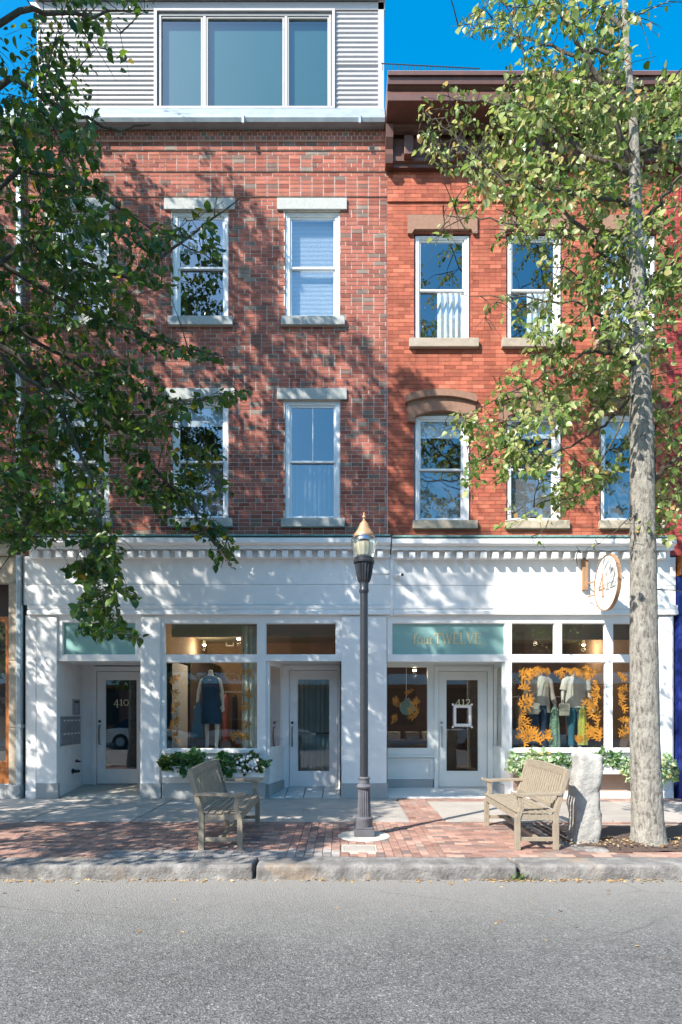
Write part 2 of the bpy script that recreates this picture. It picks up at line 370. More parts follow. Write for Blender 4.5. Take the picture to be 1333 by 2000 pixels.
def laid(parent, name, stuffname, pieces, full, material, top_axis='y', n_parts=300, key=None):
    """pieces: list of (x0,x1,a0,a1,b0,b1) boxes; the nearest full-size ones become objects that share one mesh."""
    L, H = full
    def is_full(p):
        return abs((p[1] - p[0]) - L) < 1e-3 and abs(((p[5] - p[4]) if top_axis == 'y' else (p[3] - p[2])) - H) < 1e-3
    fulls = sorted([p for p in pieces if is_full(p)], key=key)[:n_parts]; ids = {id(p) for p in fulls}
    if fulls:
        p = fulls[0]; dx, dy, dz = p[1] - p[0], p[3] - p[2], p[5] - p[4]
        me = MB().box(-dx / 2, dx / 2, -dy / 2, dy / 2, -dz / 2, dz / 2).mesh(name, material)
        for p in fulls:
            o = link(name, me, parent, loc=Vector(((p[0] + p[1]) / 2, (p[2] + p[3]) / 2, (p[4] + p[5]) / 2)) - (parent.location if parent.type == 'EMPTY' else Vector()))
            if top_axis == 'y': o.rotation_euler = (R.gauss(0, .004), R.gauss(0, .003), R.gauss(0, .006))
            else: o.rotation_euler = (R.gauss(0, .004), R.gauss(0, .006), R.gauss(0, .006))
    rest = MB()
    for p in pieces:
        if id(p) in ids: continue
        j = [R.gauss(0, .0006) for _ in range(6)]; rest.box(p[0] + j[0], p[1] + j[1], p[2] + j[2] * 1.5, p[3], p[4] + j[4], p[5] + j[5])
    rest.obj(stuffname, material, parent, kind='stuff')

def brick_wall(parent, x0, x1, z0, z1, holes, material, mortar, course=.0732, length=.205, joint=.011, y=WALL, proj=None, headers=None):
    proj = proj or (lambda z: 0.0); pieces = []; k = 0; z = z0; mort = MB(); hz = course - joint
    while z < z1 - 1e-4:
        pr = proj(z + course / 2); head = headers and headers(z + course / 2)
        step = (length / 2 if head else length); x = x0 - (step / 2 if k % 2 else 0) - R.uniform(0, .006); segs = []
        while x < x1:
            w = step
            if not head and R.random() < .035: w = step / 2
            a, b = max(x, x0), min(x + w, x1); x += w
            if b - a > .03: segs.append((a + joint / 2, b - joint / 2))
        for h in holes:
            if h[2] < z + hz * .75 and h[3] > z + hz * .25:
                ns = []
                for a, b in segs:
                    if b <= h[0] or a >= h[1]: ns.append((a, b)); continue
                    if a < h[0] - .02: ns.append((a, h[0]))
                    if b > h[1] + .02: ns.append((h[1], b))
                segs = ns
        for a, b in segs:
            pieces.append((a, b, y - pr - .0065 + R.uniform(-.0012, .0012), y + .03, z + joint / 2, z + joint / 2 + hz))
        if pr > 0: mort.box(x0, x1, y - pr, y + .01, z, z + course)
        z += course; k += 1
    laid(parent, 'brick', 'brickwork', pieces, (length - joint, hz), material, 'y', key=lambda p: abs((p[0] + p[1]) / 2) ** 2 + ((p[4] + p[5]) / 2 - EYE) ** 2)
    holed(x0, x1, z0, z1, holes, y, .14, mort); mort.obj('mortar_wall', mortar, parent)

def sash_window(b, u0, u1, v0, v1, inner='blind', wl=9, wr=9, y=WALL, grid=False, drop=.5):
    yw = y + .07; x0, x1 = fx(u0, y), fx(u1, y); zt, zb = fz(v0, y), fz(v1, y); px = y / FOC
    fr = MB().ring(x0, x1, zb, zt, yw - .03, yw + .09, wl * px, wr * px, 6 * px, 5 * px).obj('window', 'sash', b, bevel=.004)
    MB().ring(x0 + .012, x1 - .012, zb + .012, zt - .012, yw - .045, yw - .031, .02, .02, .02, .02).obj('window_trim', 'sash', fr)
    a, c = x0 + wl * px, x1 - wr * px; t, o = zt - 6 * px, zb + 5 * px; mid = (t + o) / 2; s = .035
    for (lo, hi, yy) in ((mid - .02, t, yw), (o, mid + .02, yw + .035)):
        MB().ring(a, c, lo, hi, yy, yy + .03, s, s, s, s).obj('sash', 'sash', fr, bevel=.003)
        g = MB().add([(a + s, yy + .015, lo + s), (c - s, yy + .015, lo + s), (c - s, yy + .015, hi - s), (a + s, yy + .015, hi - s)], [(0, 1, 2, 3)])
        g.obj('pane', 'glass', fr)
    if grid: MB().box((a + c) / 2 - .009, (a + c) / 2 + .009, yw + .002, yw + .014, mid + .02, t - s).obj('glazing_bar', 'sash', fr)
    if inner == 'blind':
        m = MB(); z = t; bot = t - (t - o) * drop
        while z > bot:
            m.add([(a, yw + .16, z), (c, yw + .16, z), (c, yw + .145, z - .026), (a, yw + .145, z - .026)], [(0, 1, 2, 3)]); z -= .024
        m.obj('blind', 'blind', fr, kind='stuff')
    elif inner == 'curtain':
        m = MB(); n = 60; z0_ = o - .05
        for k in range(n):
            xa, xb = a + (c - a) * k / n, a + (c - a) * (k + 1) / n
            f = lambda q: yw + .2 + .035 * math.sin(q * 55) + .015 * math.sin(q * 131)
            m.add([(xa, f(xa), z0_), (xb, f(xb), z0_), (xb, f(xb), t), (xa, f(xa), t)], [(0, 1, 2, 3)])
        m.obj('curtain', 'curtain', fr, smooth=True)
    elif inner == 'sill_curtain':
        m = MB(); n = 40; w = (c - a) * .55
        for k in range(n):
            xa, xb = c - w + w * k / n, c - w + w * (k + 1) / n
            f = lambda q: yw + .2 + .035 * math.sin(q * 60)
            m.add([(xa, f(xa), o), (xb, f(xb), o), (xb, f(xb), mid + .1 + .05 * math.sin(xb * 60)), (xa, f(xa), mid + .1 + .05 * math.sin(xa * 60))], [(0, 1, 2, 3)])
        m.obj('curtain', 'curtain', fr, smooth=True)
    elif inner == 'screen':
        MB().box(a, c, yw + .10, yw + .105, o, mid - .01).obj('insect_screen', 'screen', fr)
        MB().box(a, c, yw + .12, yw + .125, t - (t - o) * .16, t).obj('shade', 'blind', fr)
    elif inner == 'low_curtain':
        m = MB(); n = 50
        for k in range(n):
            xa, xb = a + (c - a) * k / n, a + (c - a) * (k + 1) / n; f = lambda q: yw + .2 + .02 * math.sin(q * 70)
            m.add([(xa, f(xa), o - .02), (xb, f(xb), o - .02), (xb, f(xb), mid), (xa, f(xa), mid)], [(0, 1, 2, 3)])
        m.obj('curtain', 'screen', fr, smooth=True)
    # a dim room of its own behind each window
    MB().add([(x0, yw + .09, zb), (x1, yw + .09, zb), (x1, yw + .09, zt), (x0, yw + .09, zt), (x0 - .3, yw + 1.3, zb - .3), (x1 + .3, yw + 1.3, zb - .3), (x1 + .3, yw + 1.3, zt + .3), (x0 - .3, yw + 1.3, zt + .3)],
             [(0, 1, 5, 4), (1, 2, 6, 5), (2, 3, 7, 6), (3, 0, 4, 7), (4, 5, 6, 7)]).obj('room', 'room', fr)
    return fr

# stroke lettering: each glyph is a list of (polyline, width)
def arc(cx, cy, rx, ry, a0, a1, n=14): return [(cx + rx * math.cos(math.radians(a0 + (a1 - a0) * i / n)), cy + ry * math.sin(math.radians(a0 + (a1 - a0) * i / n))) for i in range(n + 1)]
GL = {
 'f': (.42, [(([(.16, 0), (.16, .72)] + arc(.32, .74, .16, .2, 180, 60)), .09), ([(.03, .58), (.32, .58)], .05), ([(.06, 0), (.28, 0)], .04)]),
 'o': (.62, [(arc(.3, .3, .24, .28, 0, 360, 24), .08)]),
 'u': (.66, [([(.12, .58), (.12, .2)] + arc(.3, .2, .18, .18, 180, 360), .09), ([(.48, .58), (.48, 0)], .09), ([(.03, .58), (.14, .58)], .04), ([(.38, .58), (.5, .58)], .04), ([(.46, 0), (.58, 0)], .04)]),
 'r': (.48, [([(.14, 0), (.14, .58)], .09), ([(.14, .4), (.22, .53), (.36, .56)], .07), ([(.05, 0), (.27, 0)], .04), ([(.04, .58), (.14, .58)], .04)]),
 'T': (.80, [([(.4, 0), (.4, .97)], .11), ([(.05, .97), (.75, .97)], .06), ([(.06, .99), (.06, .78)], .04), ([(.74, .99), (.74, .78)], .04), ([(.26, 0), (.54, 0)], .04)]),
 'W': (1.15, [([(.1, 1), (.34, 0)], .10), ([(.34, 0), (.57, .85)], .05), ([(.57, .95), (.80, 0)], .10), ([(.80, 0), (1.04, 1)], .05), ([(0, 1), (.22, 1)], .04), ([(.94, 1), (1.13, 1)], .04)]),
 'E': (.74, [([(.16, 0), (.16, 1)], .11), ([(.06, .98), (.64, .98)], .05), ([(.16, .52), (.5, .52)], .045), ([(.06, .02), (.66, .02)], .05), ([(.63, 1), (.63, .82)], .035), ([(.66, 0), (.66, .2)], .035), ([(.5, .62), (.5, .42)], .03)]),
 'L': (.70, [([(.16, 0), (.16, 1)], .11), ([(.06, .98), (.28, .98)], .04), ([(.06, .02), (.62, .02)], .05), ([(.62, 0), (.62, .22)], .035)]),
 'V': (.86, [([(.1, 1), (.42, 0)], .11), ([(.42, 0), (.76, 1)], .05), ([(0, 1), (.24, 1)], .04), ([(.66, 1), (.86, 1)], .04)]),
 '4': (.70, [([(.46, -.22), (.46, .72)], .10), ([(.46, .72), (.06, .12)], .05), ([(.05, .1), (.66, .1)], .055), ([(.36, -.22), (.56, -.22)], .04)]),
 '1': (.46, [([(.24, 0), (.24, .74)], .10), ([(.08, .6), (.24, .72)], .05), ([(.08, 0), (.40, 0)], .045)]),
 '0': (.70, [(arc(.34, .36, .27, .34, 0, 360, 24), .08)]),
 '2': (.62, [(arc(.29, .53, .2, .2, 165, -35) + [(.3, .22), (.07, .04)], .08), ([(.06, .03), (.56, .03)], .07), ([(.56, 0), (.56, .16)], .04)]),
}
def lettering(text, x, z, h, y, thick=.004, axis='y', sx=1.0):
    """letters as thin solid strokes in the XZ plane at y (axis 'y'), cap height h, left edge x, baseline z"""
    mb = MB(); pen = 0
    for ch in text:
        adv, strokes = GL[ch]
        for pts, w in strokes:
            for (p, q) in zip(pts, pts[1:]):
                p = Vector((p[0] + pen, p[1])); q = Vector((q[0] + pen, q[1])); d = (q - p)
                if d.length < 1e-5: continue
                d.normalize(); n = Vector((-d.y, d.x)) * w / 2; e = d * (.012)
                c = [p - e - n, q + e - n, q + e + n, p - e + n]
                pl = [(x + a.x * h * sx, z + a.y * h) for a in c]
                mb.extrude_y(pl, y - thick - len(mb.f) * .000008, y - len(mb.f) * .000008)
        pen += adv
    return mb, pen * h * sx
# ---------------------------------------------------------------- ground, road, kerb, pavement
ROADZ = -.147; KF = 6.28; KB = 6.66
def sheet(name, x0, x1, y0, y1, z, m, nx=1, ny=1, amp=0, **kw):
    mb = MB()
    for j in range(ny + 1):
        for i in range(nx + 1): mb.v.append((x0 + (x1 - x0) * i / nx, y0 + (y1 - y0) * j / ny, z))
    for j in range(ny):
        for i in range(nx): a = j * (nx + 1) + i; mb.f.append((a, a + 1, a + nx + 2, a + nx + 1))
    return mb.obj(name, m, None, **kw)
sheet('ground', -400, 400, -400, 400, -.32, 'ground', kind='structure')
sheet('road', -60, 60, -5.2, KF + .1, ROADZ, 'asphalt', kind='structure')
far = MB().box(-60, 60, -12, -5.2, -.3, 0.0).obj('far_pavement', 'concrete', kind='structure')
kerb = thing('kerb', '', '', (0, KF, ROADZ)); del kerb['label']; del kerb['category']; kerb['kind'] = 'structure'
def rough_block(x0, x1, y0, y1, z0, z1, nx, ny, nz, amp, seed, round_=.02):
    """a block with hewn faces: a subdivided box pushed about by smooth noise"""
    from mathutils import noise
    bm = bmesh.new(); idx = {}
    def V(i, j, k):
        if (i, j, k) not in idx:
            p = Vector((x0 + (x1 - x0) * i / nx, y0 + (y1 - y0) * j / ny, z0 + (z1 - z0) * k / nz))
            e = (i in (0, nx)) + (j in (0, ny)) + (k in (0, nz))
            c = Vector(((x0 + x1) / 2, (y0 + y1) / 2, (z0 + z1) / 2))
            if e >= 2:
                for ax, q, n_ in ((0, i, nx), (1, j, ny), (2, k, nz)):
                    if q in (0, n_): p[ax] += (c[ax] - p[ax]) / max(abs(c[ax] - p[ax]), 1e-6) * round_ * (.6 + .8 * abs(noise.noise(p * 9 + Vector((seed, 0, 0)))))
            d = noise.turbulence_vector(p * 5 + Vector((seed, seed, 0)), 3, False) * amp + noise.noise_vector(p * 22 + Vector((0, seed, 0))) * amp * .45
            if k == nz: d.z *= .35
            idx[(i, j, k)] = bm.verts.new(p + d)
        return idx[(i, j, k)]
    for i in range(nx):
        for k in range(nz):
            bm.faces.new([V(i, 0, k), V(i + 1, 0, k), V(i + 1, 0, k + 1), V(i, 0, k + 1)]); bm.faces.new([V(i, ny, k), V(i, ny, k + 1), V(i + 1, ny, k + 1), V(i + 1, ny, k)])
    for i in range(nx):
        for j in range(ny):
            bm.faces.new([V(i, j, 0), V(i, j + 1, 0), V(i + 1, j + 1, 0), V(i + 1, j, 0)]); bm.faces.new([V(i, j, nz), V(i + 1, j, nz), V(i + 1, j + 1, nz), V(i, j + 1, nz)])
    for j in range(ny):
        for k in range(nz):
            bm.faces.new([V(0, j, k), V(0, j, k + 1), V(0, j + 1, k + 1), V(0, j + 1, k)]); bm.faces.new([V(nx, j, k), V(nx, j + 1, k), V(nx, j + 1, k + 1), V(nx, j, k + 1)])
    me = bpy.data.meshes.new('rough'); bm.to_mesh(me); bm.free()
    for p in me.polygons: p.use_smooth = True
    return me
MB().box(fx(46), fx(51), WALL + .02, WALL + .2, 0, 12).obj('party_wall', 'shopdark', kind='structure')
MB().box(5.93, 6.3, WALL + .02, WALL + .2, 0, 4.6).obj('party_wall', 'shopdark', kind='structure')
for q, (a, b) in enumerate([(-8.9, -6.32), (-6.3, -3.62), (-3.60, -.90), (-.87, 1.80), (1.84, 4.55), (4.57, 7.3), (7.32, 9.9)]):
    me = rough_block(a, b, KF + R.uniform(-.01, .01), KB, -.30, .002 + R.uniform(-.006, .004), 110, 8, 10, .014, q * 3.7 + 1, .008)
    me.materials.append(M['kerb']); link('kerb_stone', me, kerb)
pave = MB().box(-30, 30, KB - .02, 11.3, -.31, -.018).obj('pavement', 'sand', kind='structure')
pavers = []; greys = []
def lay(x0, x1, y0, y1, along='y', L=.2, Wd=.0985, j=.006, grey_first=None, skip=None):
    k = 0
    if along == 'y':
        x = x0
        while x < x1 - .03:
            y = y0 - (L / 2 if k % 2 else 0)
            while y < y1:
                a, b = max(y, y0), min(y + L, y1)
                if b - a > .03 and not (skip and skip(x + Wd / 2, (a + b) / 2)):
                    z = R.gauss(0, .0016)
                    (greys if grey_first and grey_first(x, a) else pavers).append((x + j / 2, min(x + Wd, x1) - j / 2, a + j / 2, b - j / 2, -.05, z))
                y += L
            x += Wd; k += 1
    else:
        y = y0
        while y < y1 - .03:
            x = x0 - (L / 2 if k % 2 else 0)
            while x < x1:
                a, b = max(x, x0), min(x + L, x1)
                if b - a > .03 and not (skip and skip((a + b) / 2, y + Wd / 2)):
                    z = R.gauss(0, .0016)
                    (greys if grey_first and grey_first(a, y) else pavers).append((a + j / 2, b - j / 2, y + j / 2, min(y + Wd, y1) - j / 2, -.05, z))
                x += L
            y += Wd; k += 1
PADX, PADY = .29, 7.74
def skip(x, y):
    if (x - PADX) ** 2 + (y - PADY) ** 2 < .30 ** 2: return True
    if abs(x - .21) < .2 and abs(y - 7.03) < .17: return True
    if x > 2.55 + max(0, 7.5 - y) * .5 and 6.86 < y < 8.62: return True
    return False
gf = lambda x, y: y < KB + .22 and -2.6 < x < -.05
lay(-8, -.6, KB, 8.72, 'x', skip=skip, grey_first=gf)
lay(-.6, 1.15, KB, 8.72, 'y', skip=skip, grey_first=gf)
lay(1.15, 8, KB, 8.72, 'x', skip=skip)
lay(1.0, 1.5, 8.72, 11.08, 'y'); lay(1.5, 8, 10.72, 11.08, 'x')
def laid_pavers(pcs, name, stuff, m, full):
    # full-size pieces lie two ways; share one mesh per way
    for way in (0, 1):
        sel = [p for p in pcs if ((p[1] - p[0]) > (p[3] - p[2])) == bool(way)]
        if not sel: continue
        Lx = max(round(p[1] - p[0], 4) for p in sel); Ly = max(round(p[3] - p[2], 4) for p in sel)
        f = [p for p in sel if abs((p[1] - p[0]) - Lx) < 1e-3 and abs((p[3] - p[2]) - Ly) < 1e-3]
        f.sort(key=lambda p: ((p[0] + p[1]) / 2) ** 2 + p[2] ** 2); take = f[:full]; ids = {id(p) for p in take}
        me = MB().box(-Lx / 2, Lx / 2, -Ly / 2, Ly / 2, -.05, 0).mesh(name, m, bevel=.003)
        for p in take:
            o = link(name, me, pave, loc=((p[0] + p[1]) / 2, (p[2] + p[3]) / 2, p[5])); o.rotation_euler = (R.gauss(0, .006), R.gauss(0, .006), R.gauss(0, .008))
        rest = MB()
        for p in sel:
            if id(p) in ids: continue
            q = [R.gauss(0, .001) for _ in range(4)]; rest.box(p[0] + q[0], p[1] + q[1], p[2] + q[2], p[3] + q[3], -.05, p[5])
        if rest.v: rest.obj(stuff, m, pave, kind='stuff')
laid_pavers(pavers, 'paver', 'paving', 'paver', 140)
laid_pavers(greys, 'grey_paver', 'grey_paving', 'greypaver', 30)
x = -8.0
for a, b in [(-8, -6.1), (-6.09, -4.55), (-4.54, -3.0), (-2.99, -1.45), (-1.44, .99)]:
    for c, d in ((8.73, 9.95), (9.96, 11.08)):
        MB().box(a, b - .012, c, d - .012, -.08, R.uniform(-.003, .002)).obj('slab', 'concrete', pave, bevel=.006)
for a, b in [(1.51, 3.1), (3.11, 4.7), (4.71, 6.3), (6.31, 8)]:
    MB().box(a, b - .012, 8.73, 10.71, -.08, R.uniform(-.003, .002)).obj('slab', 'concrete', pave, bevel=.006)
pad = MB().lathe([(.33, -.06), (.33, .004), (.315, .012), (.0, .012)], 40, (PADX, PADY, 0)).obj('lamp_pad', 'pale_concrete', pave)

# ---------------------------------------------------------------- brick buildings
def px_rects(cols, rows): return [(fx(a), fx(b), fz(d), fz(c)) for a, b in cols for c, d in rows]
def projA(z):
    for lim, p in ((12.13, .12), (11.90, .10), (11.76, .06), (11.34, .04), (10.96, .02)):
        if z > lim: return p
    return 0.0
hA = lambda z: 11.90 < z < 12.13
A = thing('brick_building', 'red and grey brick building with white storefront, grey penthouse and wide three pane window', 'building', (fx(400), WALL, 0))
colsA = [(107, 213), (337, 447), (557, 665)]; rowsA = [(413, 621), (783, 1013)]
brick_wall(A, fx(50), fx(756.7), 4.42, 12.26, px_rects(colsA, rowsA), 'brick_a', 'mortar_a', proj=projA, headers=hA, joint=.012)
for i, (a, b) in enumerate(colsA):
    for j, (c, d) in enumerate(rowsA):
        MB().box(fx(a - 15), fx(b + 13), WALL - .045, WALL + .1, fz(c - 1), fz(c - 23)).obj('lintel', 'bluestone', A, bevel=.008)
        MB().box(fx(a - 7), fx(b + 9), WALL - .085, WALL + .1, fz(d + 18), fz(d + 1)).obj('sill', 'bluestone', A, bevel=.008)
        inner = [['blind', 'screen'], ['blind', 'screen'], ['blind', 'low_curtain']][i][j]
        sash_window(A, a, b, c, d, inner, grid=(i == 2 and j == 1), drop=[.55, .3, (1.0 if j == 0 else .72)][i])
# gutter and flashing at the penthouse foot
prof = [(WALL + .02, fz(213)), (WALL - .10, fz(222)), (10.93, fz(223, 10.93)), (10.90, fz(229, 10.9)), (10.93, fz(238, 10.93)), (11.0, fz(244, 11)), (WALL + .02, fz(244, 11))]
MB().extrude_x(prof, fx(-260), fx(752, 10.95)).obj('gutter', 'metal', A)
for u in (188, 478, 700): MB().box(fx(u), fx(u) + .04, 10.88, 10.93, fz(241, 10.9), fz(224, 10.9)).obj('gutter_joint', 'metal', A)
# penthouse
def corrugated(x0, x1, z0, z1, y, name='siding_panel'):
    mb = MB(); per = .087; n = int((z1 - z0) / per * 10); pr = []
    for i in range(n + 1):
        z = z0 + (z1 - z0) * i / n; s = math.sin(2 * math.pi * (z - z0) / per); pr.append((y - .014 * max(-.55, s), z))
    mb.extrude_x(pr, x0, x1, closed=False); return mb.obj(name, 'siding', A, smooth=True)
zt = fz(-40)
seams = [75, 192, 305]
for a, b in zip(seams, seams[1:]): corrugated(fx(a), fx(b) - .004, fz(214), fz(8), WALL)
corrugated(fx(656), fx(739), fz(214), fz(8), WALL)
MB().box(fx(656), fx(739), WALL - .022, WALL + .02, fz(128), fz(126)).obj('panel_joint', 'siding', A)
MB().ring(fx(303), fx(655), fz(216), fz(22), WALL - .05, WALL + .06, .05, .05, .04, .04).obj('window_surround', 'siding', A, bevel=.006)
MB().box(fx(60), fx(752), WALL - .03, WALL + .02, fz(22), fz(8)).obj('header_flashing', 'siding', A)
MB().box(fx(739), fx(750), WALL - .03, WALL + .15, fz(222), fz(-30)).obj('corner_trim', 'siding', A)
MB().box(fx(750) - .02, fx(750), WALL + .15, 17, fz(222), fz(-30)).obj('side_wall', 'siding', A)
MB().box(fx(75) - .02, fx(75), WALL, 17, fz(222), fz(-30)).obj('side_wall', 'siding', A)
MB().box(fx(68), fx(753), WALL - .16, 17, fz(4), fz(-14)).obj('roof', 'siding', A)
MB().box(fx(-60), fx(756), WALL + .25, 17, fz(224), fz(220)).obj('roof', 'metal', A)  # unseen roof slab, added to stop sunlight leaking in
pw = MB().ring(fx(311), fx(648), fz(213), fz(28), WALL - .015, WALL + .05, .045, .045, .04, .04).obj('picture_window', 'pentframe', A, bevel=.005)
for a, b in ((313, 397), (403, 556), (561, 644)):
    MB().ring(fx(a), fx(b), fz(210), fz(32), WALL + .0, WALL + .05, .035, .035, .035, .03).obj('sash', 'pentframe', pw, bevel=.004)
    MB().add([(fx(a), WALL + .03, fz(208)), (fx(b), WALL + .03, fz(208)), (fx(b), WALL + .03, fz(34)), (fx(a), WALL + .03, fz(34))], [(0, 1, 2, 3)]).obj('pane', 'pentglass', pw)
    MB().box(fx(a) + .03, fx(b) - .03, WALL + .10, WALL + .11, fz(208), fz(34)).obj('shade', 'penthouse_reflection', pw)  # teal sheet whose colour stands in for the reflection in the pane
for a in (397, 556): MB().box(fx(a) + .004, fx(a + 6) - .004, WALL - .01, WALL + .05, fz(210), fz(30)).obj('mullion', 'siding', pw)
# downspout
xd = fx(43); yd = WALL - .09
ds = MB().box(xd - .045, xd + .045, yd - .03, yd + .04, .12, 12.05).obj('downspout', 'metal', A, bevel=.012)
for v in (300, 560, 800, 1060, 1418): MB().box(xd - .055, xd + .055, yd - .04, yd + .085, fz(v) - .03, fz(v) + .03).obj('bracket', 'metal', ds, bevel=.004)
MB().tube([(xd, yd, .14), (xd, yd, .06), (xd + .01, yd - .06, .03)], .045, 10).obj('shoe', 'metal', ds)

B = thing('brick_building', 'orange red brick building with maroon cornice, arched hood moulds and white 412 storefront', 'building', (fx(1030), WALL, 0))
colsB = [(809, 920), (989, 1099), (1172, 1283)]; rowsB = [(455, 664), (803, 1017)]
projB = lambda z: .028 if z > fz(393) else 0.0
brick_wall(B, fx(757), fx(1303), 4.42, 11.55, px_rects(colsB, rowsB), 'brick_b', 'mortar_b', length=.208, joint=.006, course=.0705, proj=projB)
for i, (a, b) in enumerate(colsB):
    m = (a + b) / 2
    # flat lintel with small ears
    y0 = WALL - .06; w = lambda u, v, y=y0: (fx(u, y), fz(v, y))
    MB().extrude_y([w(a - 12, 455), w(a - 12, 419), w(b + 13, 419), w(b + 13, 455), w(b + 5, 455), w(b + 1, 447), w(a + 1, 447), w(a - 4, 455)], y0, WALL + .1).obj('lintel', 'brownstone', B)
    MB().box(fx(a - 10), fx(b + 14), WALL - .09, WALL + .1, fz(682), fz(665)).obj('sill', 'greystone', B, bevel=.01)
    MB().box(fx(a - 3), fx(b + 12), WALL - .08, WALL + .1, fz(1034), fz(1018)).obj('sill', 'sandstone', B, bevel=.01)
    # arched hood mould, ears and a projecting crown
    def A_(u0, u1, vs, vc, n=12): return [(u0 + (u1 - u0) * k / n, vs + (vc - vs) * (1 - (2 * k / n - 1) ** 2)) for k in range(n + 1)]
    y0 = WALL - .07; outer = A_(a - 13, b + 9, 773, 762); inner_ = A_(a + 3, b - 7, 812, 801)
    o2 = [(a - 13, 823)] + outer + [(b + 9, 823)]; i2 = [(a + 3, 823)] + inner_ + [(b - 7, 823)]
    mb = MB(); n = len(o2)
    vs = [(fx(u, y0), y, fz(v, y0)) for y in (y0, WALL + .1) for u, v in o2 + i2]
    fs = []
    for k in range(n - 1):
        fs += [(k, k + 1, n + k + 1, n + k), (2 * n + k, 3 * n + k, 3 * n + k + 1, 2 * n + k + 1), (k, 2 * n + k, 2 * n + k + 1, k + 1), (n + k, n + k + 1, 3 * n + k + 1, 3 * n + k)]
    fs += [(0, n, 3 * n, 2 * n), (n - 1, 3 * n - 1, 4 * n - 1, 2 * n - 1)]
    mb.add(vs, fs); hood = mb.obj('hood_mould', 'brownstone', B)
    y1 = WALL - .13; up = A_(a - 16, b + 12, 770, 759); lo = A_(a - 16, b + 12, 784, 772)
    mb = MB(); n = len(up); vs = [(fx(u, y1), y, fz(v, y1)) for y in (y1, WALL) for u, v in up + lo]; fs = []
    for k in range(n - 1): fs += [(k, k + 1, n + k + 1, n + k), (2 * n + k, 3 * n + k, 3 * n + k + 1, 2 * n + k + 1), (k, 2 * n + k, 2 * n + k + 1, k + 1), (n + k, n + k + 1, 3 * n + k + 1, 3 * n + k)]
    fs += [(0, n, 3 * n, 2 * n), (n - 1, 3 * n - 1, 4 * n - 1, 2 * n - 1)]
    mb.add(vs, fs).obj('crown_moulding', 'brownstone', hood)
    sash_window(B, a + 3, b - 2, 458, 664, ['sill_curtain', 'sill_curtain', 'curtain'][i], wl=7, wr=9)
    sash_window(B, a + 3, b - 2, 810, 1017, ['screen', 'screen', 'screen'][i], wl=7, wr=12)
    MB().box(fx(a + 3), fx(b - 2), WALL + .05, WALL + .12, fz(812), fz(799)).obj('head_board', 'greystone', B)
# main cornice: profile in depth and height, extruded along the street
def cp(v, d): return (d, fz(v, d))
front = [cp(138, 10.42), cp(146, 10.42), cp(148, 10.45), cp(164, 10.47), cp(168, 10.50), cp(178, 10.55), cp(181, 10.52), cp(184, 10.49), cp(196, 10.49)]
soff = (10.89, fz(196, 10.49) - .01)
prof = [(WALL + .02, fz(138, 10.42))] + front + [soff, (10.89, fz(243, 10.89)), (10.93, fz(250, 10.93)), (10.93, fz(256, 10.93)), (10.98, fz(263, 10.98)), (11.06, fz(264, 11.06)), (11.06, fz(305, 11.06)),
        (11.02, fz(307, 11.02)), (11.02, fz(314, 11.02)), (11.07, fz(320, 11.07)), (11.07, fz(327, 11.07)), (11.13, fz(332, 11.13)), (WALL + .02, fz(332, 11.13))]
X0c, X1c = fx(757, 10.42) + .01, 6.0
MB().extrude_x(prof, X0c, X1c).obj('cornice', 'cornice', B)
zb0, zb1 = fz(303, 10.93), fz(266, 10.93)
xb = fx(790, 10.93)
while xb < X1c:
    MB().box(xb, xb + .16, 10.90, 11.05, zb0, zb1).obj('cornice_bracket', 'cornice', B, bevel=.01)
    xb += .46
pr = [(11.06, zb0 - .1), (10.97, zb0 - .1), (10.93, zb0 + .02), (10.99, zb0 + .16), (10.90, zb0 + .30), (10.86, zb1 + .16), (11.06, zb1 + .16)]
MB().extrude_x(pr, X0c + .0, X0c + .13).obj('cornice_bracket', 'cornice', B)
MB().box(X0c, X1c, 10.45, 17, fz(137, 10.42), fz(134, 10.42)).obj('roof', 'metal', B)  # roof slab added to keep sunlight from leaking into the building
rl = MB().bar((X0c - .1, 10.6, fz(124, 10.6)), (2.4, 10.6, fz(134, 10.6)), .012, .012)
for k in range(30): rl.box(X0c - .08 + k * .055, X0c - .072 + k * .055, 10.59, 10.61, fz(137, 10.6), fz(126 + k * .3, 10.6))
rl.obj('roof_guard', 'black', B)

# ---------------------------------------------------------------- storefronts
SF = 11.15
def crown(b, u0, u1, v0, off=0):
    d1, d2, d3 = 10.84, 10.92, 11.02
    pr = [(WALL + .01, fz(v0, d1)), (d1, fz(v0 + 3, d1)), (d1, fz(v0 + 12, d1)), (d1 + .03, fz(v0 + 15, d1)), (d2, fz(v0 + 18, d2)), (d2, fz(v0 + 25, d2)), (d3, fz(v0 + 27, d3)), (11.06, fz(v0 + 27, 11.06)), (11.06, fz(v0 + 42, 11.06)), (SF, fz(v0 + 45, SF)), (WALL + .01, fz(v0 + 45, SF))]
    c = MB().extrude_x(pr, fx(u0, d1), fx(u1, d1)).obj('storefront_cornice', 'white', b)
    MB().box(fx(u0, d1) + .01, fx(u1, d1) - .01, d1 + .02, WALL + .005, fz(v0 - 1, d1) + .004, fz(v0 - 4, d1) + .004).obj('flashing', 'verdigris', c)
    w = .107; p = .2125; x = fx(u0, d1) + .10
    me = MB().box(0, w, 10.95, 11.058, fz(v0 + 41, 10.95), fz(v0 + 28, 10.95)).mesh('dentil', 'white', bevel=.004)
    while x + w < fx(u1, d1) - .05:
        link('dentil', me, c, loc=(x, 0, 0)); x += p
    return c
crown(A, 45, 764, 1047); crown(B, 766.5, 1322, 1049)
def boards(b, u0, u1, vs, y):
    for v0, v1 in zip(vs, vs[1:]): MB().box(fx(u0), fx(u1), y, WALL + .02, fz(v1) + .004, fz(v0) - .002).obj('frieze_board', 'white', b, bevel=.003)
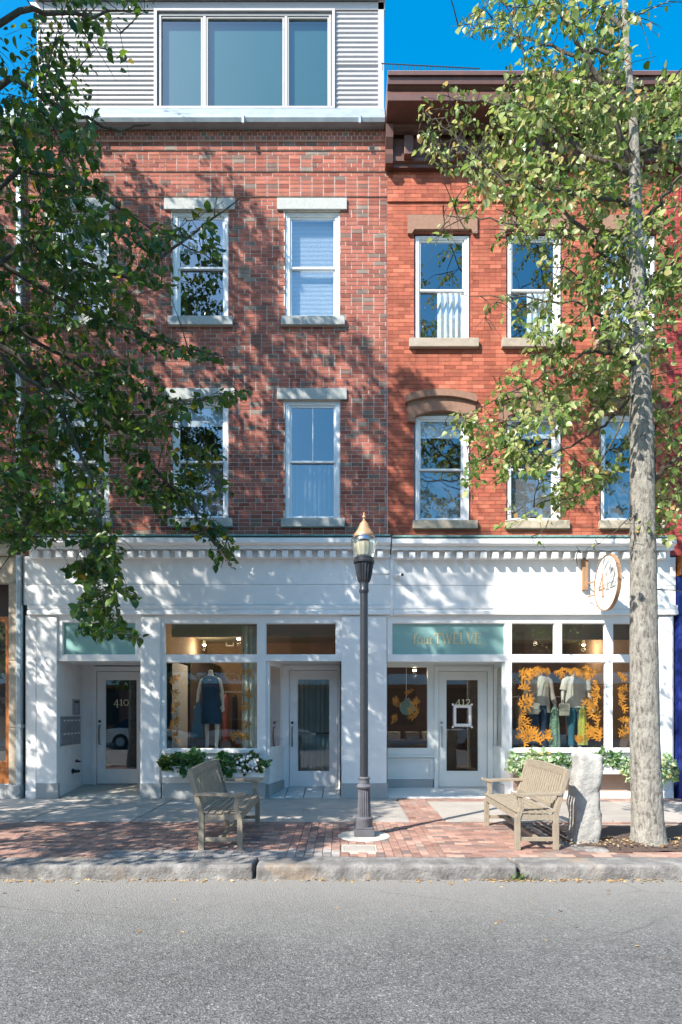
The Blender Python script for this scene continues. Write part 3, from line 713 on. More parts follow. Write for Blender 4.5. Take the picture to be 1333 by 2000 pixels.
boards(A, 50, 761.5, [1088, 1143, 1183], 11.13)
boards(B, 768.5, 1316, [1090, 1145, 1184], 11.13)
for b, u0, u1 in ((A, 60, 761.5), (B, 768.5, 1318)):
    MB().extrude_x([(WALL, fz(1184)), (11.09, fz(1184)), (11.09, fz(1190)), (11.11, fz(1192)), (11.07, fz(1196)), (11.07, fz(1202)), (WALL, fz(1203))], fx(u0), fx(u1)).obj('frieze_moulding', 'white', b)
MB().box(fx(761.8), fx(768.2), 11.09, WALL, fz(1204), fz(1088)).obj('cover_strip', 'white', B, bevel=.004)
MB().box(fx(692), fx(761), 11.11, 11.14, fz(1123), fz(1091)).obj('access_panel', 'white', A, bevel=.004)
# openings (px): transoms, show windows, recess mouths
def pr4(u0, u1, v0, v1): return (fx(u0, SF), fx(u1, SF), fz(v1, SF), fz(v0, SF))
tA = [(122, 265, 1215, 1279), (321, 503, 1217, 1279), (519, 657, 1217, 1279)]; wA = [(323, 503, 1293, 1463)]
mA = [(111, 275, 1291, 1559), (519.5, 667, 1291, 1559)]
tB = [(766, 987, 1217, 1279), (1000, 1084, 1217, 1279), (1098, 1183, 1217, 1279), (1198, 1284, 1217, 1279)]; wB = [(1000, 1184, 1293, 1462), (1197, 1284, 1293, 1462)]
mB = [(757, 987, 1292, 1559)]
holed(fx(50, SF), fx(756, SF), fz(1559, SF), fz(1202, SF), [pr4(*r) for r in tA + wA + mA], SF, .09).obj('storefront_frame', 'white', A)
holed(fx(757, SF), fx(1316, SF), fz(1559, SF), fz(1202, SF), [pr4(*r) for r in tB + wB + mB], SF, .09).obj('storefront_frame', 'white', B)
def pilaster(b, u0, u1, base=1530, bm_='granite', y=11.11):
    p = MB().pbox(u0, u1, 1204, base, y, SF + .02).obj('pilaster', 'white', b, bevel=.004)
    MB().pbox(u0 - 2.5, u1 + 2.5, base, 1560, y - .03, SF + .02).obj('pilaster_base', bm_, p, bevel=.01); return p
pilaster(A, 72, 111); pilaster(A, 276, 312); pilaster(A, 669, 755); pilaster(B, 1288, 1314, 1545, 'white')
MB().pbox(52, 70, 1204, 1545, 11.13, SF + .02).obj('corner_board', 'white', A, bevel=.004)
MB().pbox(50, 71, 1545, 1560, 11.09, SF + .02).obj('plinth_block', 'white', A, bevel=.004)
def glazed(b, r, kind='pane_window', g='shopglass', y=SF + .05):
    x0, x1, z0, z1 = pr4(*r)
    f = MB().ring(x0, x1, z0, z1, y - .02, y + .02, .012, .012, .012, .012).obj(kind, 'white', b, bevel=.002)
    MB().box(x0 + .012, x1 - .012, y, y + .006, z0 + .012, z1 - .012).obj('pane', g, f); return f
trA = [glazed(A, tA[0], 'transom_window', 'teal'), glazed(A, tA[1], 'transom_window'), glazed(A, tA[2], 'transom_window')]
trB = [glazed(B, tB[0], 'transom_window', 'teal')] + [glazed(B, r, 'transom_window') for r in tB[1:]]
showA = glazed(A, wA[0], 'show_window'); showB = [glazed(B, r, 'show_window') for r in wB]
for b, u0, u1, v in ((A, 318, 508, 1464), (B, 994, 1290, 1463)):
    MB().pbox(u0, u1, v, v + 7, 11.09, SF + .01).obj('window_sill', 'white', b, bevel=.004)
# panels below the show windows
MB().ring(fx(324), fx(506), fz(1524), fz(1478), 11.135, SF + .01, .05, .05, .04, .04).obj('stall_riser', 'white', A, bevel=.004)
MB().pbox(316, 519, 1530, 1560, 11.10, SF + .01).obj('granite_base', 'granite', A, bevel=.008)
MB().ring(fx(1002), fx(1286), fz(1545), fz(1512), 11.135, SF + .01, .03, .03, .06, .04).obj('stall_riser', 'tanpanel', B, bevel=.004)
MB().pbox(1003, 1286, 1513, 1544, 11.142, SF + .005).obj('stall_panel', 'tanpanel', B)
MB().pbox(1000, 1288, 1546, 1560, 11.09, SF + .01).obj('base_board', 'white', B, bevel=.004)
# lettering on glass
mb, w = lettering('fourTWELVE', fx(808, SF), fz(1257, SF), .195, SF + .049)
sc = (fx(942, SF) - fx(808, SF)) / w
mb, w = lettering('fourTWELVE', fx(808, SF), fz(1257, SF), .195, SF + .049, sx=sc); mb.obj('lettering', 'gold', trB[0])

# ---------------------------------------------------------------- recessed entries and doors
def door(b, d, leaf, glass, frame, hs='l', metal='black', num=None, numrect=None, nm='palegold', wm='white', hinges=True):
    u0, u1, v0, v1 = leaf; L = (fx(u0, d), fx(u1, d), fz(v1, d), fz(v0, d)); G = (fx(glass[0], d), fx(glass[1], d), fz(glass[3], d), fz(glass[2], d))
    F = (fx(frame[0], d), fx(frame[1], d), fz(frame[3], d), fz(frame[2], d))
    MB().ring(F[0], F[1], F[2], F[3], d - .06, d + .08, L[0] - F[0] - .008, F[1] - L[1] - .008, F[3] - L[3] - .008, .001).obj('door_frame', wm, b, bevel=.003)
    o = MB().ring(L[0], L[1], L[2] + .008, L[3], d - .02, d + .03, G[0] - L[0], L[1] - G[1], L[3] - G[3], G[2] - L[2] - .008).obj('door', wm, b, bevel=.003)
    MB().ring(G[0] - .001, G[1] + .001, G[2] - .001, G[3] + .001, d - .012, d + .02, .014, .014, .014, .014).obj('glazing_bead', wm, o)
    MB().box(G[0] + .01, G[1] - .01, d, d + .006, G[2] + .01, G[3] - .01).obj('pane', 'doorglass', o)
    hx = L[0] + .055 if hs == 'l' else L[1] - .055; hz = .98 + L[2]
    MB().tube([(hx, d - .02, hz - .19), (hx, d - .065, hz - .17), (hx, d - .07, hz), (hx, d - .065, hz + .17), (hx, d - .02, hz + .19)], .012, 8).obj('handle', metal, o, smooth=True)
    MB().tube([(hx, d - .021, hz + .27), (hx, d - .035, hz + .27)], .026, 14).obj('lock', metal, o)
    if hinges:
        for q in (.12, .5, .88):
            z = L[2] + (L[3] - L[2]) * q; MB().box(L[1] + .001, L[1] + .016, d - .035, d - .019, z - .055, z + .055).obj('hinge', metal, o)
    if num:
        nb, w = lettering(num, 0, 0, 1, 0); k = (fx(numrect[1], d) - fx(numrect[0], d)) / w; h = .165
        nb, w = lettering(num, fx(numrect[0], d), fz(numrect[3], d), h, d - .002, sx=k / h * 1.0 if False else k / h)
        nb.obj('numerals', nm, o)
    return o
# 410
dA = 12.27; zc = fz(1291, SF)
x0, x1 = fx(111, SF), fx(275, SF) + .55
rec = MB().add([(x0, SF + .09, -.02), (x0, dA, -.02), (x0, dA, zc), (x0, SF + .09, zc)], [(0, 1, 2, 3)]).add([(x1, SF + .09, -.02), (x1, dA, -.02), (x1, dA, zc), (x1, SF + .09, zc)], [(0, 1, 2, 3)])
rec.add([(x0, SF + .09, zc), (x1, SF + .09, zc), (x1, dA, zc), (x0, dA, zc)], [(0, 1, 2, 3)]); rec.obj('recess_wall', 'white', A)
fl = fz(1532, dA)
MB().extrude_x([(SF + .0, .006), (dA + .05, fl), (dA + .05, -.02), (SF, -.02)], x0, x1).obj('threshold', 'pale_concrete', A)
MB().box(x0 + .0, fx(183, dA) - .0, dA - .005, dA + .1, fl, zc).obj('recess_back', 'white', A)
MB().box(fx(287, dA) + .08, x1, dA - .005, dA + .1, fl, zc).obj('recess_back', 'white', A)
MB().box(x0 + .001, x0 + .02, SF + .09, dA - .006, .01, .12 + fl * .5).obj('skirting', 'white', A)
MB().box(x0 + .02, fx(181, dA), dA - .025, dA - .006, fl, fl + .10).obj('skirting', 'white', A)
door(A, dA, (191, 285, 1312, 1531), (206, 269, 1327, 1503), (183, 293, 1302, 1532), 'l', 'black', '410', (222, 253, 0, 1378))
# B door
dB = 11.95; xa, xb2 = fx(519.5, SF), fx(553, dB); xr = fx(667, SF)
MB().add([(xr, SF + .09, -.02), (xr, dB, -.02), (xr, dB, zc), (xr, SF + .09, zc)], [(0, 1, 2, 3)]).obj('recess_wall', 'white', A)
MB().add([(xa, SF + .09, zc), (xr, SF + .09, zc), (xr, dB + .05, zc), (xa, dB + .05, zc)], [(0, 1, 2, 3)]).obj('recess_ceiling', 'white', A)
flB = fz(1537, dB)
mb = MB(); n = 3
for i in range(4):
    for j in range(2):
        q0, q1 = i / 4, (i + 1) / 4; r0, r1 = j / 2, (j + 1) / 2
        def T(q, r, k): y = SF + (dB + .04 - SF) * r; return (xa + (xr - xa) * q, y, .008 + flB * r if k else -.02)
        e = .006
        MB().hexa([T(q0 + e, r0 + e, 0), T(q1 - e, r0 + e, 0), T(q1 - e, r1 - e, 0), T(q0 + e, r1 - e, 0), T(q0 + e, r0 + e, 1), T(q1 - e, r0 + e, 1), T(q1 - e, r1 - e, 1), T(q0 + e, r1 - e, 1)]).obj('threshold_tile', 'tile', A)
def side_glass(b, p0, p1, zb, zt, ztop, wm='white', riser=True, facing=1):
    """a glazed return wall from p0 (front) to p1 (back)"""
    p0 = Vector((*p0, 0)); p1 = Vector((*p1, 0)); d = (p1 - p0); L = d.length; d.normalize(); n = Vector((-d.y, d.x, 0))
    def bx(a, c, z0, z1, t0, t1):
        q = [p0 + d * a + n * t0, p0 + d * c + n * t0, p0 + d * c + n * t1, p0 + d * a + n * t1]
        return [(v.x, v.y, z0) for v in q] + [(v.x, v.y, z1) for v in q]
    m = MB(); m.hexa(bx(0, .06, zb, ztop, -.03, .03)); m.hexa(bx(L - .06, L, zb, ztop, -.03, .03)); m.hexa(bx(.06, L - .06, zt, ztop, -.03, .03)); m.hexa(bx(.0, L, zb - .06, zb, -.05, .05))
    f = m.obj('side_window', wm, b, bevel=.003)
    MB().hexa(bx(.06, L - .06, zb, zt, -.003, .003)).obj('pane', 'shopglass', f)
    r = MB().hexa(bx(0, L, .24, zb - .06, -.025, .025)).obj('side_riser', wm, b)
    m = MB()
    for s in (-1, 1): m.hexa(bx(.0, .07, .25, zb - .06, s * .026, s * .04)); m.hexa(bx(L - .07, L, .25, zb - .06, s * .026, s * .04)); m.hexa(bx(.07, L - .07, zb - .14, zb - .06, s * .026, s * .04)); m.hexa(bx(.07, L - .07, .25, .33, s * .026, s * .04))
    m.obj('riser_moulding', wm, r)
    MB().hexa(bx(-.02, L, -.02, .24, -.05, .05)).obj('side_base', 'granite', b)
side_glass(A, (xa + .03, SF + .03), (xb2, dB), .90, 2.40, zc)
door(A, dB, (566, 660, 1310, 1537), (581, 645, 1326, 1507), (554, 667, 1300, 1538), 'l', 'black')
MB().box(fx(554, dB), fx(667, dB), dB - .03, dB + .08, fz(1300, dB), zc).obj('door_head', 'white', A)
# C door
xl, xr2 = fx(757, SF), fx(987, SF)
MB().add([(xl, SF + .09, -.02), (xl, dB, -.02), (xl, dB, zc), (xl, SF + .09, zc)], [(0, 1, 2, 3)]).obj('recess_wall', 'white2', B)
MB().add([(xl, SF + .09, zc), (xr2, SF + .09, zc), (xr2, dB + .05, zc), (xl, dB + .05, zc)], [(0, 1, 2, 3)]).obj('recess_ceiling', 'white2', B)
MB().extrude_x([(SF - .02, .012), (dB + .05, flB), (dB + .05, -.02), (SF - .02, -.02)], xl, xr2).obj('threshold', 'marble', B)
side_glass(B, (xr2 - .01, SF + .06), (fx(967, dB), dB), .90, 2.40, zc, 'white2')
doorC = door(B, dB, (857, 951, 1312, 1537), (871, 935, 1327, 1507), (848, 962, 1302, 1538), 'l', 'steel', '412', (889, 920, 0, 1378), 'tan' if False else 'palegold', 'white2')
MB().box(xl, fx(967, dB), dB - .03, dB + .08, fz(1302, dB), zc).obj('door_head', 'white2', B)
G = (xl, fx(835, dB), fz(1461, dB), fz(1303, dB))
sw = MB().ring(xl - .0, fx(848, dB), fz(1475, dB), fz(1302, dB), dB - .03, dB + .06, .012, fx(848, dB) - G[1], .012, G[2] - fz(1475, dB)).obj('show_window', 'white2', B, bevel=.003)
MB().box(G[0] + .012, G[1], dB, dB + .006, G[2], G[3] - .012).obj('pane', 'shopglass', sw)
MB().box(xl, fx(848, dB), dB - .07, dB + .06, fz(1479, dB), fz(1475, dB)).obj('window_sill', 'white2', B, bevel=.004)
MB().box(xl, fx(848, dB), dB - .01, dB + .06, fz(1522, dB), fz(1479.5, dB)).obj('stall_panel', 'white2', B)
MB().ring(xl + .0, fx(847, dB), fz(1522, dB), fz(1480, dB), dB - .025, dB - .011, .07, .07, .06, .06).obj('stall_riser', 'white2', B, bevel=.003)
MB().box(xl, fx(846, dB), dB - .035, dB + .06, flB - .02, fz(1522.5, dB)).obj('kick_plate', 'granite', B)
# ornate white frame sticker on the 412 door
d = dB - .003; cx, cz = fx(903.5, d), fz(1398, d); fw, fh = .165, .20
mb = MB()
mb.ring(cx - fw, cx + fw, cz - fh, cz + fh, d - .0015, d, .045, .045, .045, .045)
for k in range(13):
    for s in (-1, 1):
        a = -fh + 2 * fh * k / 12; mb.extrude_y([(cx + s * fw, cz + a - .011), (cx + s * (fw + .028), cz + a), (cx + s * fw, cz + a + .011)], d - .0012, d)
        a = -fw + 2 * fw * k / 12; mb.extrude_y([(cx + a - .011, cz + s * fh), (cx + a, cz + s * (fh + .026)), (cx + a + .011, cz + s * fh)], d - .0010, d)
for sx_ in (-1, 1):
    for sz_ in (-1, 1):
        q = [(cx + sx_ * (fw + .02) + .022 * math.cos(t * math.pi / 4), cz + sz_ * (fh + .02) + .022 * math.sin(t * math.pi / 4)) for t in range(8)]; mb.extrude_y(q, d - .0022, d - .0016)
mb.obj('frame_sticker', 'decalwhite', doorC)

# ---------------------------------------------------------------- shop rooms
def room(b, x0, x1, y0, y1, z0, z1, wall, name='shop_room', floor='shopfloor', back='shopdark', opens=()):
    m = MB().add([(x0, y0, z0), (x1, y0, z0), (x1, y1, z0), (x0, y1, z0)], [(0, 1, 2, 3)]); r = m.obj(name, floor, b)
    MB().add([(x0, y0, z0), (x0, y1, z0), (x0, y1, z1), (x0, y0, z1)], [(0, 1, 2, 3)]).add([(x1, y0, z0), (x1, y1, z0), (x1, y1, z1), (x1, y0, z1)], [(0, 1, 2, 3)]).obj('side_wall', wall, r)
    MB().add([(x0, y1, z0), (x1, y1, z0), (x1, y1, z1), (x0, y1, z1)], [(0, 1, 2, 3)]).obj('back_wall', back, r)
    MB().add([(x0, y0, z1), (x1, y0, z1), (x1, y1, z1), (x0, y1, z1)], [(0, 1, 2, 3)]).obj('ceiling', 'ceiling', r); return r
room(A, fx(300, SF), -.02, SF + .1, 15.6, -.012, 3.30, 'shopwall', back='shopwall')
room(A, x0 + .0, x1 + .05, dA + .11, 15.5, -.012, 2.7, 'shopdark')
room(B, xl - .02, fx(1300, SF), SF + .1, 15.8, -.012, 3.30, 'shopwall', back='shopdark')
# window platforms, dropped bulkhead over the display
MB().box(fx(316, SF), xa - .03, SF + .12, 12.3, .1, .80).obj('display_platform', 'ceiling', A)
MB().box(xr2 + .08, fx(1290, SF), SF + .12, 12.4, .1, .80).obj('display_platform', 'ceiling', B)
MB().box(fx(316, SF), -.05, 11.8, 11.9, 3.0, 3.30).obj('bulkhead', 'ceiling', A)
MB().box(xr2 + .08, fx(1298, SF), 11.8, 11.9, 2.95, 3.30).obj('bulkhead', 'ceiling', B)

# neighbouring buildings
N = thing('brick_building', 'brick building at the left edge with weathered stone column and varnished wood shop window', 'building', (-8, WALL, 0))
brick_wall(N, -8.2, fx(49.5), 4.42, 12.26, [], 'brick_a', 'mortar_a', proj=projA, headers=hA, joint=.012)
MB().box(-8.2, fx(48), 11.08, WALL + .1, fz(1088), fz(1062)).obj('stone_band', 'sandstone', N, bevel=.01)
MB().box(-8.2, fx(48), 11.0, WALL + .1, fz(1060), fz(1052)).obj('stone_cornice', 'sandstone', N, bevel=.01)
MB().box(-8.2, fx(48), 11.13, WALL + .1, fz(1140), fz(1089)).obj('stone_lintel', 'sandstone', N, bevel=.01)
for v0, v1 in ((1141, 1290), (1291, 1420), (1421, 1530)): MB().box(fx(23), fx(45), 11.10, WALL + .1, fz(v1), fz(v0)).obj('stone_block', 'sandstone', N, bevel=.01)
MB().box(fx(20), fx(47), 11.05, WALL + .1, -.02, fz(1531)).obj('column_base', 'granite', N, bevel=.01)
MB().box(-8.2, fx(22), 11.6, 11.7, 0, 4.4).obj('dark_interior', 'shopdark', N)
nf = MB().ring(-7.2, fx(21), fz(1500), fz(1204), 11.22, 11.30, .1, .1, .09, .12).obj('show_window', 'orangewood', N, bevel=.006)
MB().box(-7.1, fx(21) - .1, 11.25, 11.256, fz(1490), fz(1212)).obj('pane', 'shopglass', nf)
MB().box(-7.2, fx(21), 11.19, 11.3, .25, fz(1501)).obj('wood_panel', 'orangewood', N, bevel=.006)
MB().box(-8.2, fx(21), 11.15, 11.3, -.02, .249).obj('stone_base', 'granite', N, bevel=.01)

Q = thing('brick_building', 'crimson brick building at the right edge with deep blue storefront', 'building', (7.5, WALL, 0))
brick_wall(Q, fx(1303.8), 9.5, 4.40, 11.6, [], 'brick_c', 'mortar_b', length=.208, joint=.006, course=.0705)
MB().box(6.01, 9.5, 10.95, WALL + .1, fz(345), fz(300)).obj('cornice', 'cornice', Q)
MB().extrude_x([(WALL + .1, 4.4), (11.0, 4.35), (10.95, 4.28), (11.02, 4.12), (11.02, 4.02), (WALL + .1, 4.02)], fx(1320), 9.5).obj('wood_cornice', 'orangewood', Q)
MB().box(fx(1319), 9.5, 11.10, WALL + .1, 3.3, 4.01).obj('signboard_panel', 'blue', Q, bevel=.006)
MB().box(fx(1319), fx(1319) + .34, 11.06, WALL + .1, -.02, 3.29).obj('pilaster', 'blue', Q, bevel=.006)
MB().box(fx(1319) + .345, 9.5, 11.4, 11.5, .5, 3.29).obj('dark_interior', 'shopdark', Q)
MB().box(fx(1319) + .345, 9.5, 11.15, 11.5, -.02, .499).obj('stall_riser', 'blue', Q)
MB().box(fx(1321), fx(1345), 10.9, 11.055, 2.68, 2.80).obj('wall_lantern', 'blue', Q, bevel=.01)

# across the street, behind the camera: what the panes mirror
O = thing('brick_building', 'plain brick building across the street, mirrored in the shop windows', 'building', (0, -12, 0))
ho = [(x, x + 1.1, z, z + 1.8) for x in np.arange(-22, 22, 2.4) for z in (4.2, 7.0)]
sh = [(x, x + 3.4, .7, 2.9) for x in np.arange(-21, 20, 4.4)]
holed(-25, 25, 0, 9.3, ho + sh, -12, -.2).obj('wall', 'mortar_b', O)
MB().box(-25, 25, -12.6, -12.3, 0, 9.3).obj('window_glass', 'shopdark', O)
MB().box(-25, 25, -12.0, -11.8, 3.1, 3.7).obj('signboard_panel', 'white', O)
MB().box(-25, 25, -12.3, -11.7, 9.3, 9.6).obj('cornice', 'white', O)
MB().box(-25, 25, -22, -12.7, 9.0, 9.1).obj('roof', 'metal', O)

def car(label, x, y, first=None):
    """a parked saloon, side-on to the street, front towards +X"""
    c = thing('parked_car', label, 'car', (x, y, ROADZ), 'cars parked across the street', world=False)
    low = [(-2.2, .32), (-2.22, .62), (-2.12, .86), (-1.4, .95), (1.0, .93), (1.9, .80), (2.2, .62), (2.22, .34), (1.85, .26)]
    for cx_ in (1.38, -1.38):
        low += [(cx_ + .36 * math.cos(t), .31 + .36 * math.sin(t)) for t in [math.pi * k / 8 for k in range(9)]] if cx_ > 0 else [(cx_ + .36 * math.cos(t), .31 + .36 * math.sin(t)) for t in [math.pi * k / 8 for k in range(9)]]
    low = low[:9] + low[9:18] + low[18:] + [(-1.85, .26)]
    MB().extrude_y(low, -.88, .88).obj('body', 'carpaint', c, bevel=.03)
    def slab(pts, w0, w1, zc):
        n = len(pts); m = MB(); vs = [(px_, s * (w0 if pz < zc else w1), pz) for s in (-1, 1) for px_, pz in pts]
        return m.add(vs, [tuple(range(n)), tuple(range(2 * n - 1, n - 1, -1))] + [(k, (k + 1) % n, (k + 1) % n + n, k + n) for k in range(n)])
    slab([(-1.75, .94), (-1.15, 1.36), (.1, 1.39), (.95, .93)], .80, .62, 1.1).obj('window_band', 'carglass', c, bevel=.02)
    slab([(-1.16, 1.362), (-.6, 1.42), (-.1, 1.43), (.12, 1.39)], .64, .60, 1.38).obj('roof', 'carpaint', c, bevel=.01)
    for s in (-1, 1):
        for cx_ in (1.38, -1.38):
            w = MB().tube([(cx_, s * .68, .31), (cx_, s * .88, .31)], .31, 24).obj('wheel', 'black', c)
            MB().tube([(cx_, s * .86, .31), (cx_, s * .892, .31)], .2, 16).obj('rim', 'steel', w)
        MB().box(2.12, 2.235, s * .5, s * .8, .58, .70).obj('headlight', 'white', c, bevel=.01)
    return c
for lab, x in (('silver parked car mirrored in the 410 door glass', -8.6), ('silver parked car mirrored in the left show window', -3.4), ('silver parked car mirrored in the 412 door and show window', 7.2)):
    car(lab, x, -4.1)
# ---------------------------------------------------------------- street lamp
lz = lambda v: EYE + (HZ - v) / 155.0
lamp = thing('street_lamp', 'black cast iron street lamp with fluted base, acorn glass globe and copper cap', 'street lamp', (PADX, PADY, 0), world=False)
MB().box(-.125, .125, -.125, .125, .012, .10).box(-.112, .112, -.112, .112, .10, .125).obj('plinth', 'lamp_grey', lamp, bevel=.008)
MB().lathe([(.105, .125), (.108, .20), (.112, .21), (.112, .235), (.095, .25)], 28).obj('base_ring', 'lamp_grey', lamp, smooth=True)
MB().lathe([(.088, .25), (.085, .27), (.075, .58), (.078, .60)], 40, flute=1, amp=.13).obj('fluted_base', 'lamp_grey', lamp)
MB().lathe([(.078, .60), (.095, .612), (.100, .63), (.082, .65), (.070, .66), (.068, .71), (.078, .722), (.080, .735), (.062, .75)], 28).obj('collar', 'lamp_grey', lamp, smooth=True)
MB().lathe([(.052, .75), (.050, lz(1160))], 28).obj('shaft', 'lamp_black', lamp, smooth=True)
MB().lathe([(.050, lz(1160)), (.062, lz(1156)), (.062, lz(1152)), (.054, lz(1149)), (.060, lz(1138))], 28).obj('neck_ring', 'lamp_black', lamp, smooth=True)
MB().lathe([(.062, lz(1139)), (.085, lz(1133)), (.105, lz(1118)), (.118, lz(1104)), (.12, lz(1101))], 36, flute=1, amp=.12).obj('fluted_cup', 'lamp_black', lamp)
MB().lathe([(.10, lz(1102)), (.132, lz(1100)), (.134, lz(1096)), (.122, lz(1094)), (.124, lz(1090))], 32).obj('cup_ring', 'lamp_black', lamp, smooth=True)
gl = MB().lathe([(.118, lz(1092)), (.135, lz(1082)), (.158, lz(1066)), (.166, lz(1059)), (.160, lz(1053)), (.135, lz(1049)), (.12, lz(1047))], 48, flute=1, amp=.018).obj('globe', 'globe', lamp, smooth=True)
MB().lathe([(.06, lz(1091)), (.10, lz(1086)), (.115, lz(1070)), (.115, lz(1062)), (.05, lz(1058))], 24, flute=1, amp=.05).obj('reflector', 'core', gl)
MB().lathe([(.128, lz(1050)), (.132, lz(1047)), (.128, lz(1044)), (.105, lz(1040)), (.072, lz(1032)), (.055, lz(1024)), (.030, lz(1019)), (.012, lz(1016))], 32).obj('cap', 'copper', lamp, smooth=True)
MB().lathe([(.012, lz(1016)), (.010, lz(1013)), (.026, lz(1011)), (.022, lz(1009)), (.010, lz(1007)), (.004, lz(1001))], 16).obj('finial', 'copper', lamp, smooth=True)

# ---------------------------------------------------------------- benches
def bench(label, loc, rz):
    # sits facing local +X, length along local Y
    b = thing('park_bench', label, 'bench', loc, 'wooden slatted benches on the pavement', world=False, rz=rz)
    Lh = .735; t = .058
    for s in (-1, 1):
        y = s * Lh
        m = MB(); m.bar((-.20, y, 0), (-.20, y, .42), t, .062, (1, 0, 0)); m.bar((-.20, y, .415), (-.335, y, .90), t, .058, (1, 0, 0)); m.obj('back_leg', 'teakv', b, bevel=.005)
        MB().bar((.235, y, 0), (.235, y, .36), t, .06, (1, 0, 0)).bar((.235, y, .355), (.19, y, .485), t, .056, (1, 0, 0)).bar((.19, y, .48), (.215, y, .625), t, .056, (1, 0, 0)).obj('front_leg', 'teakv', b, bevel=.005)
        pts = [(-.262, .635), (-.1, .632), (.05, .628), (.20, .622), (.262, .632), (.30, .648)]
        m = MB(); w = .042
        pl = [(x, z + .017) for x, z in pts] + [(.305, .632), (.262, .612), (.20, .598)] + [(x, z - .017) for x, z in reversed(pts[:3])]
        m.extrude_y([(x, z) for x, z in pl], y - w, y + w); m.obj('armrest', 'teak', b, bevel=.006)
        MB().bar((-.20, y, .12), (.235, y, .12), .03, .045).obj('stretcher', 'teak', b, bevel=.004)
        MB().bar((-.18, y, .365), (.22, y, .385), .036, .075).obj('side_rail', 'teak', b, bevel=.004)
    MB().bar((0, -Lh, .12), (0, Lh, .12), .035, .045).obj('stretcher', 'teak', b, bevel=.004)
    MB().bar((.238, -Lh + .03, .375), (.238, Lh - .03, .375), .028, .075).obj('front_rail', 'teak', b, bevel=.004)
    for k in range(6):
        x = -.155 + k * .077; z = .412 + .012 * ((k - 2.5) / 2.5) ** 2
        me = MB().box(x - .031, x + .031, -Lh - .03, Lh + .03, z, z + .019).obj('seat_slat', 'teak', b, bevel=.005)
    d = Vector((-.335 + .20, 0, .90 - .42)).normalized(); base = Vector((-.20, 0, .42))
    top = base + d * .475; low = base + d * .06
    # crest rail with a gentle rise
    n = 12; vs = []; fs = []
    for i in range(n + 1):
        y = -Lh - .03 + (2 * Lh + .06) * i / n; rise = .022 * (1 - (2 * i / n - 1) ** 2)
        c = top + Vector((0, y, 0))
        for dx, dz in ((-.02, -.04), (.02, -.04), (.02, .036 + rise), (-.02, .036 + rise)): vs.append((c.x + dx, y, c.z + dz))
    for i in range(n):
        for k in range(4): a = i * 4 + k; c = i * 4 + (k + 1) % 4; fs.append((a, c, c + 4, a + 4))
    fs += [(3, 2, 1, 0), tuple(n * 4 + k for k in range(4))]
    MB().add(vs, fs).obj('crest_rail', 'teak', b, bevel=.005)
    MB().bar((low.x, -Lh, low.z), (low.x, Lh, low.z), .03, .06).obj('lower_back_rail', 'teak', b, bevel=.004)
    for k in range(18):
        y = -Lh + .065 + k * (2 * Lh - .13) / 17
        MB().bar((low.x, y, low.z), (top.x, y, top.z), .014, .042, (0, 1, 0)).obj('back_slat', 'teakv', b, bevel=.003)
    return b
bench('grey brown slatted bench in the shade, left of the street lamp', (-1.38, 7.70, 0), 0)
bench('sunlit pale slatted bench with its back to the rough granite post', (2.24, 7.72, 0), math.pi)

# ---------------------------------------------------------------- granite post, utility cover, mulch
me = rough_block(2.765, 3.07, 7.27, 7.56, -.1, 1.075, 10, 9, 34, .02, 5, .02)
for v in me.vertices:
    h = max(0, v.co.z) / 1.05; v.co.x += .045 * h + (0.015 * math.sin(h * 9)); v.co.z += .035 * (v.co.x - 2.9) * 4 * (-1 if h > .9 else 0) * .5
    if h > .4: v.co.x += (2.95 - v.co.x) * .10 * (h - .4)
me.materials.append(M['post'])
for p in me.polygons: p.use_smooth = True
tag(link('granite_post', me), 'pale rough hewn granite post between the right bench and the tree trunk', 'stone post')
uc = thing('utility_cover', 'small square concrete utility cover let into the bricks before the lamp', 'cover', (.21, 7.03, 0), world=False)
fm = MB().box(-.195, .195, -.165, -.150, -.06, .010).box(-.195, .195, .150, .165, -.06, .010).box(-.195, -.180, -.150, .150, -.06, .010).box(.180, .195, -.150, .150, -.06, .010).obj('frame', 'pale_concrete', uc)
MB().box(-.175, .175, -.145, .145, -.05, .006).obj('lid', 'concrete', uc, bevel=.004)
# mulch pit with a mounded surface
from mathutils import noise as mnoise
mb = MB(); nx, ny = 70, 40; X0, X1, Y0, Y1 = 2.6, 5.6, 6.9, 8.6
for j in range(ny + 1):
    for i in range(nx + 1):
        x = X0 + (X1 - X0) * i / nx; y = Y0 + (Y1 - Y0) * j / ny; e = min(x - X0, X1 - x, y - Y0, Y1 - y)
        x += .09 * mnoise.noise(Vector((x * 2, y * 2, 1))) * (1 if e < .1 else 0)
        r = math.hypot(x - 3.62, y - 7.24); z = -.022 + min(e, .25) * .12 + .05 * math.exp(-r * r / .15) + .012 * mnoise.noise(Vector((x * 14, y * 14, 0)))
        mb.v.append((x, y, z))
for j in range(ny):
    for i in range(nx): a = j * (nx + 1) + i; mb.f.append((a, a + 1, a + nx + 2, a + nx + 1))
mb.obj('mulch', 'soil', smooth=True, kind='stuff')
for (a, b_, c, d_) in ((2.62, 3.05, 6.93, 7.13), (2.52, 2.78, 7.15, 7.4)):
    me = rough_block(a, b_, c, d_, -.08, .012, 10, 8, 3, .012, a * 5); me.materials.append(M['kerb']); link('edging_stone', me, pave)

